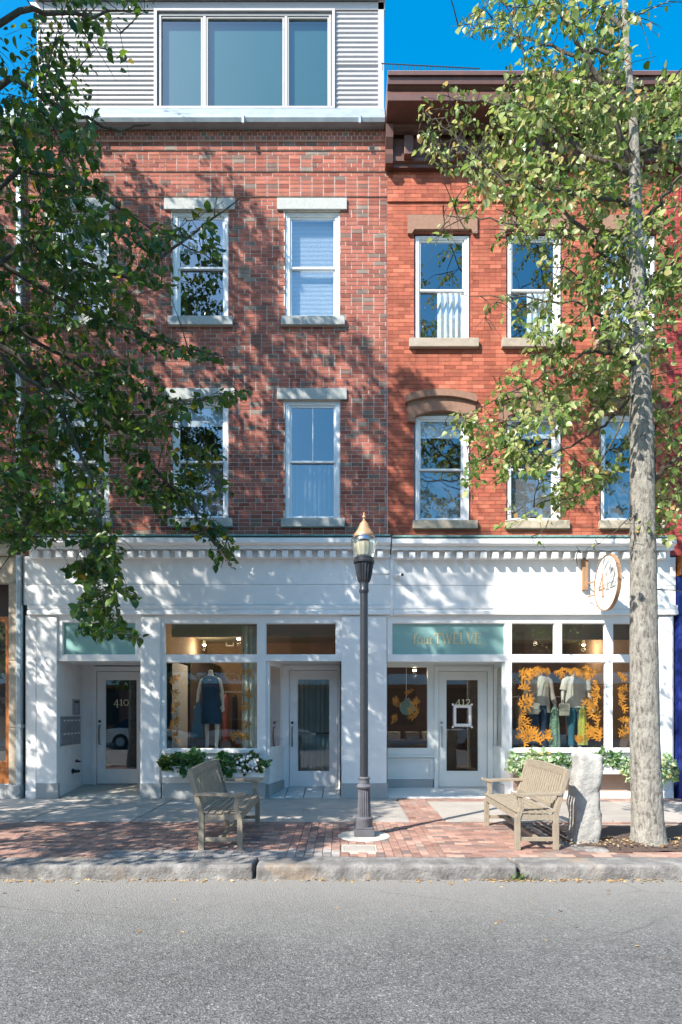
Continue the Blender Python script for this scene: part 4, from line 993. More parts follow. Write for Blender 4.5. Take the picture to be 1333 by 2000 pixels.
# ---------------------------------------------------------------- projecting sign, camera, mailboxes, entry fittings
sg = thing('projecting_sign', 'round white 412 sign in a wooden hoop hung on a wooden bracket', 'sign', (fx(1142), WALL, fz(1138)))
MB().box(fx(1137, 11.1), fx(1148, 11.1), 11.06, 11.125, fz(1155), fz(1092)).obj('bracket', 'signwood', sg, bevel=.006)
SX = 4.52; sy, sz, sr = 10.43, fz(1138, 10.43), .475
MB().tube([(fx(1143), 11.06, sz + .12), (SX, sy + sr - .02, sz + .12)], .014, 8).tube([(fx(1143), 11.06, sz - .12), (SX, sy + sr - .02, sz - .12)], .014, 8).obj('arm', 'signwood', sg)
def disc(r0, r1, xa_, xb_, n=56):
    m = MB(); vs = []; fs = []
    for k in range(n):
        a = 2 * math.pi * k / n; c_, s_ = math.cos(a), math.sin(a)
        vs += [(xa_, sy + r0 * c_, sz + r0 * s_), (xb_, sy + r0 * c_, sz + r0 * s_), (xb_, sy + r1 * c_, sz + r1 * s_), (xa_, sy + r1 * c_, sz + r1 * s_)]
    for k in range(n):
        j = (k + 1) % n
        for q in range(4): fs.append((k * 4 + q, j * 4 + q, j * 4 + (q + 1) % 4, k * 4 + (q + 1) % 4))
    return m.add(vs, fs)
disc(sr - .014, sr, SX - .032, SX + .032).obj('hoop', 'signwood', sg, smooth=True)
m = MB(); n = 56
vs = [(x, sy + (sr - .021) * math.cos(2 * math.pi * k / n), sz + (sr - .021) * math.sin(2 * math.pi * k / n)) for x in (SX - .02, SX + .02) for k in range(n)]
m.add(vs, [tuple(range(n)), tuple(range(2 * n - 1, n - 1, -1))] + [(k, (k + 1) % n, (k + 1) % n + n, k + n) for k in range(n)]); bd = m.obj('board', 'signboard', sg)
for s, x in ((-1, SX - .02), (1, SX + .02)):
    for txt, off, mm in (('4', -.30, 'signwood'), ('12', -.04, 'lettergrey')):
        nb, w = lettering(txt, 0, 0, .42, 0, thick=.012, sx=.95)
        # left face reads left to right towards the wall-away side
        nb.v = [(x + s * (-p[1]) * 1.0, sy + s * (off + p[0]), sz - .12 + p[2]) for p in nb.v]
        nb.obj('numeral', mm, bd)
    MB().box(x + s * .001, x + s * .008, sy - .30, sy + .30, sz - .035, sz - .018).obj('stripe', 'lettergrey', bd)
cam_t = thing('security_camera', 'small white security camera on the frieze right of the street lamp', 'camera', (fx(773), WALL, fz(1127)))
MB().tube([(fx(773), 11.128, fz(1127)), (fx(773), 11.07, fz(1127))], .045, 16).obj('mount', 'white', cam_t, smooth=True)
cb = MB().tube([(fx(774), 11.07, fz(1128)), (fx(777), 11.0, fz(1126)), (fx(783), 10.93, fz(1129))], [.026, .034, .036], 14).obj('body', 'white', cam_t, smooth=True)
MB().tube([(fx(783), 10.931, fz(1129)), (fx(784), 10.92, fz(1129.5))], .024, 12).obj('lens', 'black', cam_t)
rx = fx(111, SF)
def wy(u): return rx * FOC / (u - CX)       # depth of a point on the recess side wall seen at u
mbx = thing('mailbox_panel', 'grey steel bank of mailboxes on the side wall of the 410 entry', 'mailbox', (rx, 11.7, 1.5))
ya, yb = wy(117.5), wy(155); zt_, zb_ = 1.47, .93
MB().box(rx + .001, rx + .03, ya, yb, zb_, zt_).obj('panel', 'steel', mbx, bevel=.003)
nmb = 5
for k in range(nmb):
    a = ya + .03 + (yb - ya - .06) * k / nmb; c_ = ya + .03 + (yb - ya - .06) * (k + 1) / nmb
    for z0_, z1_ in ((zb_ + .03, 1.19), (1.21, zt_ - .03)):
        o = MB().box(rx + .031, rx + .040, a + .006, c_ - .006, z0_, z1_).obj('mailbox_door', 'steel', mbx, bevel=.002)
        MB().box(rx + .0405, rx + .043, a + .03, c_ - .03, z1_ - .06, z1_ - .03).obj('name_slot', 'white', o)
ic = thing('intercom', 'grey steel intercom panel above the mailboxes in the 410 entry', 'intercom', (rx, 12, 1.8))
ya = wy(141.5); MB().box(rx + .001, rx + .022, ya, wy(155), 1.50, 1.80).obj('plate', 'steel', ic, bevel=.003)
for k in range(4): MB().box(rx + .0225, rx + .027, ya + .12, ya + .16, 1.55 + k * .04, 1.565 + k * .04).obj('button', 'white', ic)
MB().box(rx + .0225, rx + .026, ya + .06, wy(155) - .06, 1.73, 1.77).obj('speaker_grille', 'black', ic)
for lab, u, z, r in (('small black outlet cap low on the 410 entry side wall', 149, .60, .03), ('black double hose connection on the 410 entry side wall', 142, .42, .045)):
    h = thing('hose_connection', lab, 'valve', (rx, wy(u), z)); y = wy(u)
    MB().tube([(rx, y, z), (rx + .02, y, z)], r * 1.1, 14).obj('flange', 'black', h)
    MB().tube([(rx + .02, y, z), (rx + .09, y - .02, z - .01)], r * .6, 12).obj('nozzle', 'black', h)
    if r > .04: MB().tube([(rx + .03, y, z), (rx + .10, y + .08, z - .01)], r * .6, 12).obj('nozzle', 'black', h)
MB().tube([(0, 0, 0), (0, -.05, 0)], .03, 14)
db = thing('doorbell', 'small round white bell beside the curtained door jamb', 'doorbell', (fx(667), SF, fz(1487)))
MB().tube([(fx(671), 11.11, fz(1487)), (fx(671), 11.075, fz(1487))], .03, 14).obj('button', 'white', db)

# ---------------------------------------------------------------- leaves as fast arrays
LEAF = np.array([(0, 0, 0), (.30, .06, .04), (.50, .34, .07), (.38, .66, .03), (0, 1.05, -.10), (-.38, .66, .03), (-.50, .34, .07), (-.30, .06, .04), (0, .45, -.03)], float)
LEAF_T = [(8, 0, 1), (8, 1, 2), (8, 2, 3), (8, 3, 4), (8, 4, 5), (8, 5, 6), (8, 6, 7), (8, 7, 0)]
def frames(t, up):
    t = t / np.linalg.norm(t, axis=1, keepdims=True); b = np.cross(t, up); b /= (np.linalg.norm(b, axis=1, keepdims=True) + 1e-9); n = np.cross(b, t); return t, b, n
def leaf_arrays(pos, t, up, size, shape=LEAF):
    t, b, n = frames(t, up); bend = NR.uniform(-.3, .5, (len(pos), 1, 1))
    s = shape[None].copy().repeat(len(pos), 0); s[:, :, 2] -= bend[:, 0] * shape[None, :, 1] ** 2 * .5; s[:, :, 2] *= NR.uniform(.6, 2.2, (len(pos), 1)); s[:, :, 0] *= NR.uniform(.75, 1.05, (len(pos), 1))
    s = s * size[:, None, None]
    return pos[:, None] + s[..., 0:1] * b[:, None] + s[..., 1:2] * t[:, None] + s[..., 2:3] * n[:, None]
def leaf_mesh(name, V, m, tris=LEAF_T, smooth=True):
    n, k = V.shape[:2]; me = bpy.data.meshes.new(name); F = (np.array(tris)[None] + (np.arange(n) * k)[:, None, None]).reshape(-1)
    me.vertices.add(n * k); me.vertices.foreach_set('co', V.reshape(-1).astype(np.float32)); me.loops.add(len(F)); me.loops.foreach_set('vertex_index', F.astype(np.int32))
    me.polygons.add(len(F) // 3); me.polygons.foreach_set('loop_start', np.arange(0, len(F), 3, dtype=np.int32)); me.polygons.foreach_set('loop_total', np.full(len(F) // 3, 3, dtype=np.int32))
    me.update(calc_edges=True); me.validate(); me.materials.append(M[m])
    if smooth: me.polygons.foreach_set('use_smooth', np.ones(len(F) // 3, bool))
    return me
def in_poly(px, py, poly):
    c = np.zeros(len(px), bool); j = len(poly) - 1
    for i in range(len(poly)):
        xi, yi = poly[i]; xj, yj = poly[j]
        cond = ((yi > py) != (yj > py)) & (px < (xj - xi) * (py - yi) / ((yj - yi) if yj != yi else 1e-9) + xi); c ^= cond; j = i
    return c
def clump(p, f, seed):
    q = p * f; s = np.zeros(len(p))
    for k in range(5):
        w = NR_C[seed * 5 + k]; s += np.sin(q @ w[:3] + w[3]) * np.sin(q @ w[4:7] + w[7])
    return s / 2.0
NR_C = np.random.default_rng(5).normal(0, 1.2, (60, 8))
def uvof(p): return CX + p[:, 0] / p[:, 1] * FOC, HZ - (p[:, 2] - EYE) / p[:, 1] * FOC
TS = np.array(TO_SUN)

def build_tree(name, label, trunk, radii, limbs, centers, mat_leaf, keep, bark_m, twig_m, nshoot=(3, 5), leaf=.085, drop=.5, seed=0, lpd=22):
    """trunk and limbs are polylines; every centre grows from the nearest limb by a twig that carries leafy shoots"""
    T = thing(name, label, 'tree', trunk[0])
    MB().tube(trunk, radii, 20).obj('trunk', bark_m, T, smooth=True)
    pts = []
    for a, b_ in zip(trunk, trunk[1:]):
        for k in range(4):
            q = np.array(a) + (np.array(b_) - np.array(a)) * k / 4
            if q[2] > 2.0: pts.append(q)
    for L in limbs:
        p, r = L; sm = []
        for i in range(len(p) - 1):
            a, b_ = Vector(p[i]), Vector(p[i + 1])
            for k in range(5): sm.append(a.lerp(b_, k / 5) + Vector((R.gauss(0, .015), R.gauss(0, .015), R.gauss(0, .015))))
        sm.append(Vector(p[-1])); n = len(sm); rr = [r * (1 - .82 * i / (n - 1)) for i in range(n)]
        MB().tube(sm, [q * .68 for q in rr], 10).obj('branch', twig_m, T, smooth=True); pts += [np.array(q) for q in sm]
    N_ = np.array(pts); wood = MB(); P_ = []; D_ = []; sh = []
    order = np.argsort(np.min(np.linalg.norm(centers[:, None] - N_[None], axis=2), axis=1)) if len(centers) < 4000 else range(len(centers))
    nodes = list(N_)
    arr = np.array(nodes)
    for ci in order:
        c = centers[ci]; d = np.linalg.norm(arr - c, axis=1); d2 = d + .25 * np.maximum(0, arr[:, 2] - c[2] - .4); k = int(np.argmin(d2)); a = arr[k]
        if d[k] < .08: continue
        md = (a + c) / 2 + np.array([R.gauss(0, .05), R.gauss(0, .05), .06 * d[k]])
        L_ = min(d[k], 2.5); wood.tube([a, a * .5 + md * .5 + NR.normal(0, .01, 3), md, c], [.006 + .006 * L_, .005 + .004 * L_, .004 + .002 * L_, .003], 4, cap=False)
        if len(arr) < 5200: arr = np.vstack([arr, md[None], c[None]])
        out = c - a; out = out / (np.linalg.norm(out) + 1e-6)
        for s in range(R.randint(*nshoot)):
            dv = out * .7 + NR.normal(0, .55, 3); dv[2] = dv[2] * .6 - drop * .35; dv /= np.linalg.norm(dv); Ls = R.uniform(.22, .5)
            st = c + (md - c) * R.uniform(0, .5); sh.append((st, dv, Ls))
    ends = np.array([s_[0] + s_[1] * s_[2] * .8 for s_ in sh]); okS = keep(ends)
    for (st, dv, Ls), k_ in zip(sh, okS):
        if not k_: continue
        end = st + dv * Ls + np.array([0, 0, -.12 * Ls * drop * 2]); mid = (st + end) / 2 + np.array([0, 0, .04])
        wood.tube([st, mid, end], [.004, .003, .002], 3, cap=False)
        nl = int(Ls * lpd)
        for q in range(nl):
            f = (q + .6) / nl; P_.append((1 - f) ** 2 * st + 2 * f * (1 - f) * mid + f * f * end); D_.append(dv)
    wood.obj('twig', twig_m, T, kind='stuff')
    P_ = np.array(P_); D_ = np.array(D_); side = np.cross(D_, NR.normal(0, 1, P_.shape)); side /= np.linalg.norm(side, axis=1, keepdims=True) + 1e-9
    P_ = P_ + side * NR.uniform(.01, .05, (len(P_), 1)); t = D_ * .35 + side * .8 + np.array([0, 0, -drop]) + NR.normal(0, .25, P_.shape)
    size = np.clip(NR.normal(leaf, leaf * .3, len(P_)), leaf * .5, leaf * 1.5)
    ok = keep(P_ + t * 0.03); P_, t, size = P_[ok], t[ok], size[ok]
    up = NR.normal(0, .55, P_.shape) + np.array([-.25, -.45, .75]); V = leaf_arrays(P_, t, up, size)
    u, v = uvof(P_); vis = (u > 5) & (u < 1328) & (v > 5) & (v < 1995) & (P_[:, 1] > 1)
    score = np.where(vis, size / P_[:, 1], 0); idx = np.argsort(-score)[:300]; rest = np.ones(len(P_), bool); rest[idx] = False
    link('foliage', leaf_mesh('foliage', V[rest], mat_leaf), T, kind='stuff')
    base = leaf_arrays(np.zeros((1, 3)), np.array([[0, 1., 0]]), np.array([[0, 0, 1.]]), np.array([1.0])); lm = leaf_mesh('leaf', base, mat_leaf)
    tt, bb, nn = frames(t[idx], up[idx])
    for i, k in enumerate(idx):
        o = link('leaf', lm, T); s = size[k]
        mw = Matrix(((bb[i][0] * s, tt[i][0] * s, nn[i][0] * s, P_[k][0] - T.location.x), (bb[i][1] * s, tt[i][1] * s, nn[i][1] * s, P_[k][1] - T.location.y), (bb[i][2] * s, tt[i][2] * s, nn[i][2] * s, P_[k][2] - T.location.z), (0, 0, 0, 1)))
        o.matrix_basis = mw
    print(name, 'leaves', len(P_), 'centres', len(centers)); return T

# ---- tree at the left, its trunk outside the frame
polyL = [(-3000, -3000), (380, -3000), (350, -100), (335, 0), (325, 45), (250, 60), (215, 100), (285, 110), (280, 128), (245, 150), (245, 175), (205, 165), (200, 215), (305, 236), (300, 250), (200, 262), (195, 330), (225, 390), (275, 425), (330, 425), (400, 405), (440, 390), (478, 378), (470, 400), (420, 440), (445, 500), (430, 522), (360, 470), (330, 470), (320, 510), (398, 565), (380, 582), (280, 560), (240, 560), (290, 620), (330, 660), (400, 680), (448, 690), (440, 706), (380, 708), (300, 690), (290, 720), (325, 762), (400, 775), (455, 755), (505, 752), (480, 778), (430, 800), (380, 805), (340, 830), (400, 860), (445, 895), (455, 970), (415, 1000), (450, 1040), (470, 1068), (445, 1078), (470, 1100), (484, 1118), (470, 1138), (420, 1110), (390, 1050), (330, 1045), (290, 990), (235, 985), (215, 1010), (245, 1060), (232, 1110), (240, 1135), (278, 1165), (262, 1178), (225, 1150), (235, 1200), (285, 1245), (280, 1256), (220, 1245), (190, 1258), (150, 1235), (138, 1190), (175, 1150), (130, 1120), (100, 1112), (165, 1095), (185, 1075), (120, 1055), (60, 1075), (20, 1082), (0, 1060), (-60, 1090), (-3000, 1090)]
shadeL = [(-6000, -6000), (150, -1500), (260, 150), (330, 235), (480, 320), (520, 400), (565, 430), (565, 620), (700, 630), (760, 700), (840, 740), (905, 860), (915, 1000), (960, 1050), (975, 1205), (1010, 1280), (1010, 1560), (3000, 3000), (-6000, 3000)]
def shade_ok(P, fac):
    k = (WALL - P[:, 1]) / -TS[1]; H = P - TS[None] * k[:, None]; u, v = uvof(H); ok = in_poly(u, v, shadeL)
    kg = P[:, 2] / TS[2]; G = P - TS[None] * kg[:, None]; g = H[:, 2] < 0
    gx, gy = G[:, 0], G[:, 1]; okg = (gx < -.15 + .28 * (gy - 6.3) * (gy > 7.3)) & (gy > 6.15 + .08 * (gx + 4))
    r = np.where(g, okg, ok); return r | (NR.uniform(0, 1, len(P)) < fac)
def keepL(P):
    u, v = uvof(P); inside = in_poly(u, v, polyL) | (P[:, 1] < .5); fr = (u > -40) & (u < 1380) & (v > -40) & (v < 2040)
    hole = fr & (clump(P, 2.6, 6) + NR.normal(0, .25, len(P)) < -.45) & (v < 1000)
    return (inside | ~fr) & ~hole & shade_ok(P, .06) & (P[:, 1] < 10.6)
def sample(n, lo, hi, inside, keep, cl, f, seed):
    out = []; tot = 0
    while tot < n:
        p = NR.uniform(lo, hi, (20000, 3)); p = p[inside(p)]; p = p[keep(p)]; p = p[clump(p, f, seed) + NR.normal(0, .35, len(p)) > cl]; out.append(p); tot += len(p)
        if len(out) > 60: break
    return np.vstack(out)[:n]
tL = np.array((-5.9, 7.0, 0.0))
insL = lambda p: (((p[:, 0] + 5.9) / 5.2) ** 2 + ((p[:, 1] - 5.6) / 4.7) ** 2 + (np.abs(p[:, 2] - 9.0) / 7.6) ** 2.6 < 1) & (p[:, 1] > 1.2) & (p[:, 2] > 2.3)
def keepLc(p):
    u, v = uvof(p); fr = (u > 0) & (u < 1333) & (v > 0) & (v < 2000); near = p[:, 1] < 5.6
    return keepL(p) & ~(fr & near)
cL = sample(2300, (-11, 1.2, 2), (0, 10.6, 16.8), insL, keepLc, -.35, 1.3, 0)
kp = ~((uvof(cL)[0] > -30) & (uvof(cL)[0] < 1333) & (uvof(cL)[1] > -30)) | (NR.uniform(0, 1, len(cL)) < .25); cL = cL[kp]
fr_extra = sample(275, (-5.5, 6.3, 2.2), (-.2, 9.2, 10.5), lambda p: np.ones(len(p), bool), lambda p: keepLc(p) & (uvof(p)[0] > 0) & (uvof(p)[1] > -50), -.05, 1.9, 1)
low = sample(150, (-4.5, 6.5, 1.9), (-.8, 8.6, 6.2), lambda p: np.ones(len(p), bool), lambda p: keepLc(p) & (uvof(p)[0] > 0) & (uvof(p)[1] > 690), -.3, 2.2, 4)
low2 = sample(24, (-4.2, 6.8, 1.9), (-1.5, 7.8, 4.2), lambda p: np.ones(len(p), bool), lambda p: in_poly(*uvof(p), polyL) & (uvof(p)[0] > 95) & (uvof(p)[0] < 290) & (uvof(p)[1] > 1040), -9, 2.2, 4)
cL = np.vstack([cL, fr_extra, low, low2])
def pl(*a): return [tuple(P(u, v, d)) for u, v, d in a]
trunkL = [(-5.9, 7.0, -.05), (-5.88, 7.0, .6), (-5.86, 7.02, 2.5), (-5.8, 7.0, 4.5), (-5.75, 6.95, 6.5), (-5.7, 6.9, 8.5), (-5.6, 6.9, 10.5), (-5.5, 6.9, 12.8)]
limbsL = [([(-5.82, 7.0, 3.6)] + pl((-60, 640, 7.4), (90, 730, 7.6), (250, 860, 7.9), (370, 990, 8.1), (455, 1110, 8.2)), .07),
          ([(-5.8, 7.0, 4.2)] + pl((0, 690, 7.0), (120, 800, 7.2), (190, 960, 7.3), (215, 1130, 7.4), (240, 1235, 7.4)), .05),
          ([(-5.78, 7.0, 5.0)] + pl((-20, 500, 7.5), (130, 590, 7.8), (290, 660, 8.0), (420, 695, 8.2)), .06),
          ([(-5.78, 7.0, 5.6)] + pl((60, 480, 7.8), (250, 540, 8.2), (385, 450, 8.4), (468, 388, 8.5)), .06),
          ([(-5.75, 6.95, 6.0)] + pl((40, 330, 7.6), (140, 350, 8.0), (290, 440, 8.3), (420, 512, 8.5)), .05),
          ([(-5.7, 6.9, 7.6)] + pl((20, 150, 7.3), (120, 210, 7.6), (220, 250, 7.9), (295, 243, 8.0)), .06),
          ([(-5.7, 6.9, 8.2)] + pl((40, 20, 7.2), (150, 30, 7.6), (300, 20, 8.0)), .06),
          ([(-5.78, 7.0, 5.2)] + pl((30, 640, 8.2), (200, 740, 8.4), (350, 790, 8.6), (490, 763, 8.7)), .05),
          ([(-5.82, 7.0, 3.4)] + pl((-30, 900, 7.0), (60, 1000, 7.1), (40, 1060, 7.1)), .035),
          ([(-5.75, 6.95, 6.2), (-5.2, 5.6, 7.2), (-4.8, 4.6, 7.6)], .07), ([(-5.82, 7, 4.0), (-5.6, 5.4, 4.8), (-5.2, 4.4, 5.0)], .06), ([(-5.7, 6.9, 8.8), (-4.2, 6.6, 10.6), (-2.9, 6.6, 12.0)], .07),
          ([(-5.7, 6.9, 8.4), (-6.6, 5.8, 9.8), (-7.6, 5.2, 10.4)], .06), ([(-5.75, 7, 6.0), (-7.2, 7.3, 7.4), (-8.8, 7.5, 8.0)], .06), ([(-5.6, 6.9, 9.8), (-5.0, 8.2, 11.2), (-4.5, 8.8, 12.2)], .05)]
build_tree('broadleaf_tree', 'dark green leafy tree at the left whose boughs hang across the brick wall', trunkL, [.24, .19, .17, .15, .12, .10, .07, .03], limbsL, cL, 'leaf_l', keepL, 'bark', 'bark_dark', leaf=.078, drop=.5)

# ---- tree at the right, trunk in the mulch pit
polyR = [(1000, -3000), (985, -40), (950, 0), (895, 35), (893, 68), (930, 72), (975, 95), (990, 140), (960, 170), (905, 168), (880, 160), (850, 170), (818, 195), (812, 232), (840, 250), (815, 262), (803, 270), (806, 305), (835, 318), (870, 345), (905, 340), (925, 370), (880, 385), (835, 400), (850, 420), (862, 425), (830, 480), (840, 497), (880, 470), (945, 440), (965, 455), (955, 485), (1010, 490), (1060, 530), (1040, 560), (985, 575), (940, 590), (893, 563), (893, 585), (930, 615), (925, 650), (955, 660), (1000, 640), (1030, 660), (1015, 700), (960, 735), (935, 790), (895, 795), (840, 830), (855, 850), (895, 850), (885, 880), (915, 890), (900, 930), (905, 965), (920, 1000), (945, 985), (955, 950), (1000, 940), (1045, 950), (990, 985), (962, 1030), (965, 1048), (1010, 1030), (1050, 1005), (1065, 1030), (1028, 1070), (1030, 1083), (1070, 1065), (1095, 1010), (1140, 985), (1190, 950), (1235, 925), (1290, 890), (1290, 920), (1245, 960), (1290, 1000), (1340, 960), (1500, 1000), (3500, 1000), (3500, -3000)]
spr = [((1135, 1080), 26), ((1150, 1060), 16), ((1300, 985), 40), ((1262, 1030), 30), ((1320, 1040), 30), ((1245, 1045), 22), ((1247, 1245), 12)]
def keepR(P):
    u, v = uvof(P); ins = in_poly(u, v, polyR)
    for (a, b_), r in spr: ins |= (u - a) ** 2 + (v - b_) ** 2 < r * r
    fr = (u > -40) & (u < 1360) & (v > -40) & (v < 2040); thin = (u > 1215) & (u < 1300) & (v > 740) & (v < 960) & (P[:, 1] < 7.5)
    sky_ = (u > 1225) & (v < 150) & (u < 1345) & (NR.uniform(0, 1, len(P)) < .65)
    k = (WALL - P[:, 1]) / -TS[1]; H = P - TS[None] * k[:, None]; hu, hv = uvof(H)
    lit = (hu > 960) & (hu < 1330) & (hv > 1000) & (hv < 1560) & (NR.uniform(0, 1, len(P)) < .62)
    hole = fr & (clump(P, 2.4, 7) + NR.normal(0, .25, len(P)) < -.3)
    return (ins | ~fr) & ~hole & ~thin & ~sky_ & ~lit & (P[:, 1] < 10.7)
insR = lambda p: (((p[:, 0] - 3.9) / 3.4) ** 2 + ((p[:, 1] - 7.3) / 2.7) ** 2 + ((p[:, 2] - 8.0) / 5.9) ** 2 < 1) & (p[:, 1] > 4.6)
cR = sample(480, (.3, 4.6, 2), (7.5, 10.4, 14), insR, lambda p: keepR(p) & ~((p[:, 1] < 6.0) & (uvof(p)[0] < 1333)), -.05, 1.5, 2)
exR = sample(430, (.6, 6.4, 3.0), (5.5, 8.8, 10.5), lambda p: np.ones(len(p), bool), lambda p: keepR(p) & (uvof(p)[0] < 1340) & (uvof(p)[1] > -40), -.1, 1.8, 3)
exL2 = sample(170, (.6, 6.2, 4.0), (3.2, 9.0, 10.5), lambda p: np.ones(len(p), bool), lambda p: keepR(p) & (uvof(p)[0] < 1060) & (uvof(p)[1] > 0), -.6, 1.8, 3)
sprc = np.array([P(a, b_, 7.2) for (a, b_), r in spr for _ in range(3)]) + NR.normal(0, .05, (len(spr) * 3, 3))
cR = np.vstack([cR, exR, exL2, sprc])
tr = lambda u, v: tuple(P(u, v, 7.24))
trunkR = [tr(1267, 1656), tr(1267, 1640), tr(1265, 1600), tr(1260, 1450), tr(1258, 1250), tr(1256, 1050), tr(1254, 850), tr(1250, 740), tr(1246, 640), tr(1243, 500), tr(1241, 380), tr(1238, 250), tr(1225, 100), tr(1215, -80), tr(1205, -300), tr(1200, -500)]
radR = [.25, .20, .178, .165, .155, .142, .13, .115, .095, .08, .070, .050, .035, .028, .02, .01]
limbsR = [([tr(1248, 720)] + pl((1200, 690, 7.1), (1160, 640, 7.0), (1150, 560, 6.9), (1100, 520, 6.8)), .04),
          ([tr(1256, 960)] + pl((1285, 930, 7.2), (1310, 905, 7.2), (1345, 885, 7.2), (1420, 800, 7.2)), .055),
          ([tr(1250, 760)] + pl((1180, 830, 7.4), (1100, 880, 7.7), (1010, 890, 7.9), (920, 905, 8.1)), .032),
          ([tr(1246, 690)] + pl((1140, 690, 7.5), (1050, 740, 7.9), (950, 790, 8.2), (850, 840, 8.3)), .03),
          ([tr(1243, 520)] + pl((1180, 470, 7.3), (1080, 400, 7.5), (1000, 380, 7.7), (930, 300, 7.9), (850, 230, 8.0)), .04),
          ([tr(1241, 400)] + pl((1150, 385, 7.0), (1040, 365, 6.9), (985, 350, 6.9), (900, 285, 6.8)), .04),
          ([tr(1240, 330)] + pl((1180, 170, 7.0), (1120, 60, 6.9), (1075, 0, 6.8), (1030, -80, 6.8)), .05),
          ([tr(1240, 340)] + pl((1130, 290, 7.5), (1060, 240, 7.9), (960, 200, 8.1), (880, 190, 8.3)), .045),
          ([tr(1243, 450)] + pl((1300, 380, 7.0), (1345, 330, 6.9), (1450, 250, 6.8)), .045),
          ([tr(1240, 300)] + pl((1300, 290, 7.5), (1360, 270, 7.7), (1500, 200, 7.8)), .045),
          ([tr(1244, 560)] + pl((1150, 470, 7.8), (1020, 440, 8.2), (920, 420, 8.4), (842, 460, 8.5)), .03),
          ([tr(1246, 640)] + pl((1120, 590, 7.9), (1000, 580, 8.1), (900, 575, 8.3)), .028),
          ([tr(1225, 100)] + pl((1120, 110, 7.6), (1020, 70, 8.0), (960, 55, 8.2)), .035),
          ([tr(1250, 740)] + pl((1180, 900, 7.1), (1100, 980, 7.2), (1040, 1060, 7.2)), .02), ([tr(1256, 1000)] + pl((1220, 1020, 7.0), (1170, 1060, 7.1), (1135, 1080, 7.2)), .012),
          ([tr(1254, 900)] + pl((1290, 960, 7.1), (1300, 1000, 7.1)), .012), ([tr(1215, -80), (4.4, 6.8, 12.2), (5.2, 6.5, 13)], .04), ([tr(1225, 60), (3.0, 8.2, 11.5), (2.4, 8.6, 12.4)], .04)]
build_tree('broadleaf_tree', 'pale barked tree with yellow green leaves standing in the mulch beside the granite post', trunkR, radR, limbsR, cR, 'leaf_r', keepR, 'bark', 'bark_dark', leaf=.061, drop=.65, lpd=27)
# ---------------------------------------------------------------- window boxes with plants
def window_box(label, u0, u1, v0, v1, yfront, groups, panels=0):
    bx = thing('window_box', label, 'window box', (fx((u0 + u1) / 2), SF, fz(v1)))
    x0, x1 = fx(u0, yfront), fx(u1, yfront); z1, z0 = fz(v0, yfront), fz(v1, yfront)
    m = MB(); m.box(x0, x1, yfront, yfront + .018, z0, z1).box(x0, x1, 11.06, 11.078, z0, z1).box(x0, x0 + .018, yfront + .018, 11.06, z0, z1).box(x1 - .018, x1, yfront + .018, 11.06, z0, z1).box(x0 + .018, x1 - .018, yfront + .018, 11.06, z0, z0 + .02)
    m.obj('box', 'white', bx, bevel=.004)
    MB().box(x0 + .02, x1 - .02, yfront + .02, 11.055, z0 + .03, z1 - .03).obj('potting_soil', 'soil', bx)
    if panels:
        for k in range(panels):
            a = x0 + .02 + (x1 - x0 - .04) * k / panels; c = x0 + .02 + (x1 - x0 - .04) * (k + 1) / panels
            MB().ring(a + .02, c - .02, z0 + .03, z1 - .03, yfront - .008, yfront - .001, .025, .025, .025, .025).obj('panel_trim', 'white', bx)
    else: MB().box(x0 - .02, x1 + .02, yfront - .015, yfront - .001, z1 - .03, z1 + .005).obj('rim', 'white', bx, bevel=.003)
    for (ua, ub, va, vb, m_, n, sz, fl, lab) in groups:
        pt = thing('plant', lab, 'plant', (fx((ua + ub) / 2, 10.95), 10.95, z1 - .03))
        cx_, rx_ = fx((ua + ub) / 2, 10.95), (fx(ub, 10.95) - fx(ua, 10.95)) / 2; za, zb = fz(vb, 10.95), fz(va, 10.95); cz_, rz_ = (za + zb) / 2, (zb - za) / 2
        root = np.array((cx_, 10.98, z1 - .04)); p = NR.normal(0, 1, (n, 3)); p /= np.linalg.norm(p, axis=1, keepdims=True); p *= NR.uniform(.35, 1, (n, 1)) ** .5
        p = p * np.array([rx_, .16, rz_]) + np.array([cx_, 10.94, cz_]); p[:, 2] += .035 * np.sin(p[:, 0] * 23) * rz_ * 8
        p[:, 1] = np.minimum(p[:, 1], 11.06)
        low = p[:, 2] < z1; p[low, 1] = np.minimum(p[low, 1], yfront - .02)
        w = MB()
        for q in p[::4]: w.tube([root * .4 + np.array((q[0], 10.98, z1 - .04)) * .6, (root + q) / 2 * .3 + q * .7 + np.array([0, 0, .03]), q], [.003, .002, .0015], 3, cap=False)
        w.obj('stem', 'stem', pt, kind='stuff')
        t_ = (p - np.array([cx_, 10.99, z1])) * .7 + NR.normal(0, .1, p.shape); up = NR.normal(0, .5, p.shape) + np.array([0, -.7, .8]); size = NR.uniform(.7, 1.3, n) * sz
        V = leaf_arrays(p, t_, up, size); link('foliage', leaf_mesh('foliage', V, m_), pt, kind='stuff')
        if fl:
            me = MB()
            for k in range(5):
                a = 2 * math.pi * k / 5; me.add([(0, 0, 0)] + [(.027 * r_ * math.cos(a + d_), -.004 * (r_ > .9), .027 * r_ * math.sin(a + d_)) for r_, d_ in ((.7, -.5), (1, -.3), (1.05, 0), (1, .3), (.7, .5))], [(0, 1, 2, 3, 4, 5)])
            me = me.mesh('flower', 'petal')
            f = NR.normal(0, 1, (fl, 3)); f /= np.linalg.norm(f, axis=1, keepdims=True)
            for q in f:
                q = q * np.array([rx_, .0, rz_]) * R.uniform(.2, .95); o = link('flower', me, pt, loc=Vector((cx_ + q[0], 10.94 - .17 + R.uniform(-.02, .02), cz_ + q[2])) - pt.location); o.rotation_euler = (R.uniform(-.5, .5), R.uniform(0, 6), R.uniform(-.5, .5))
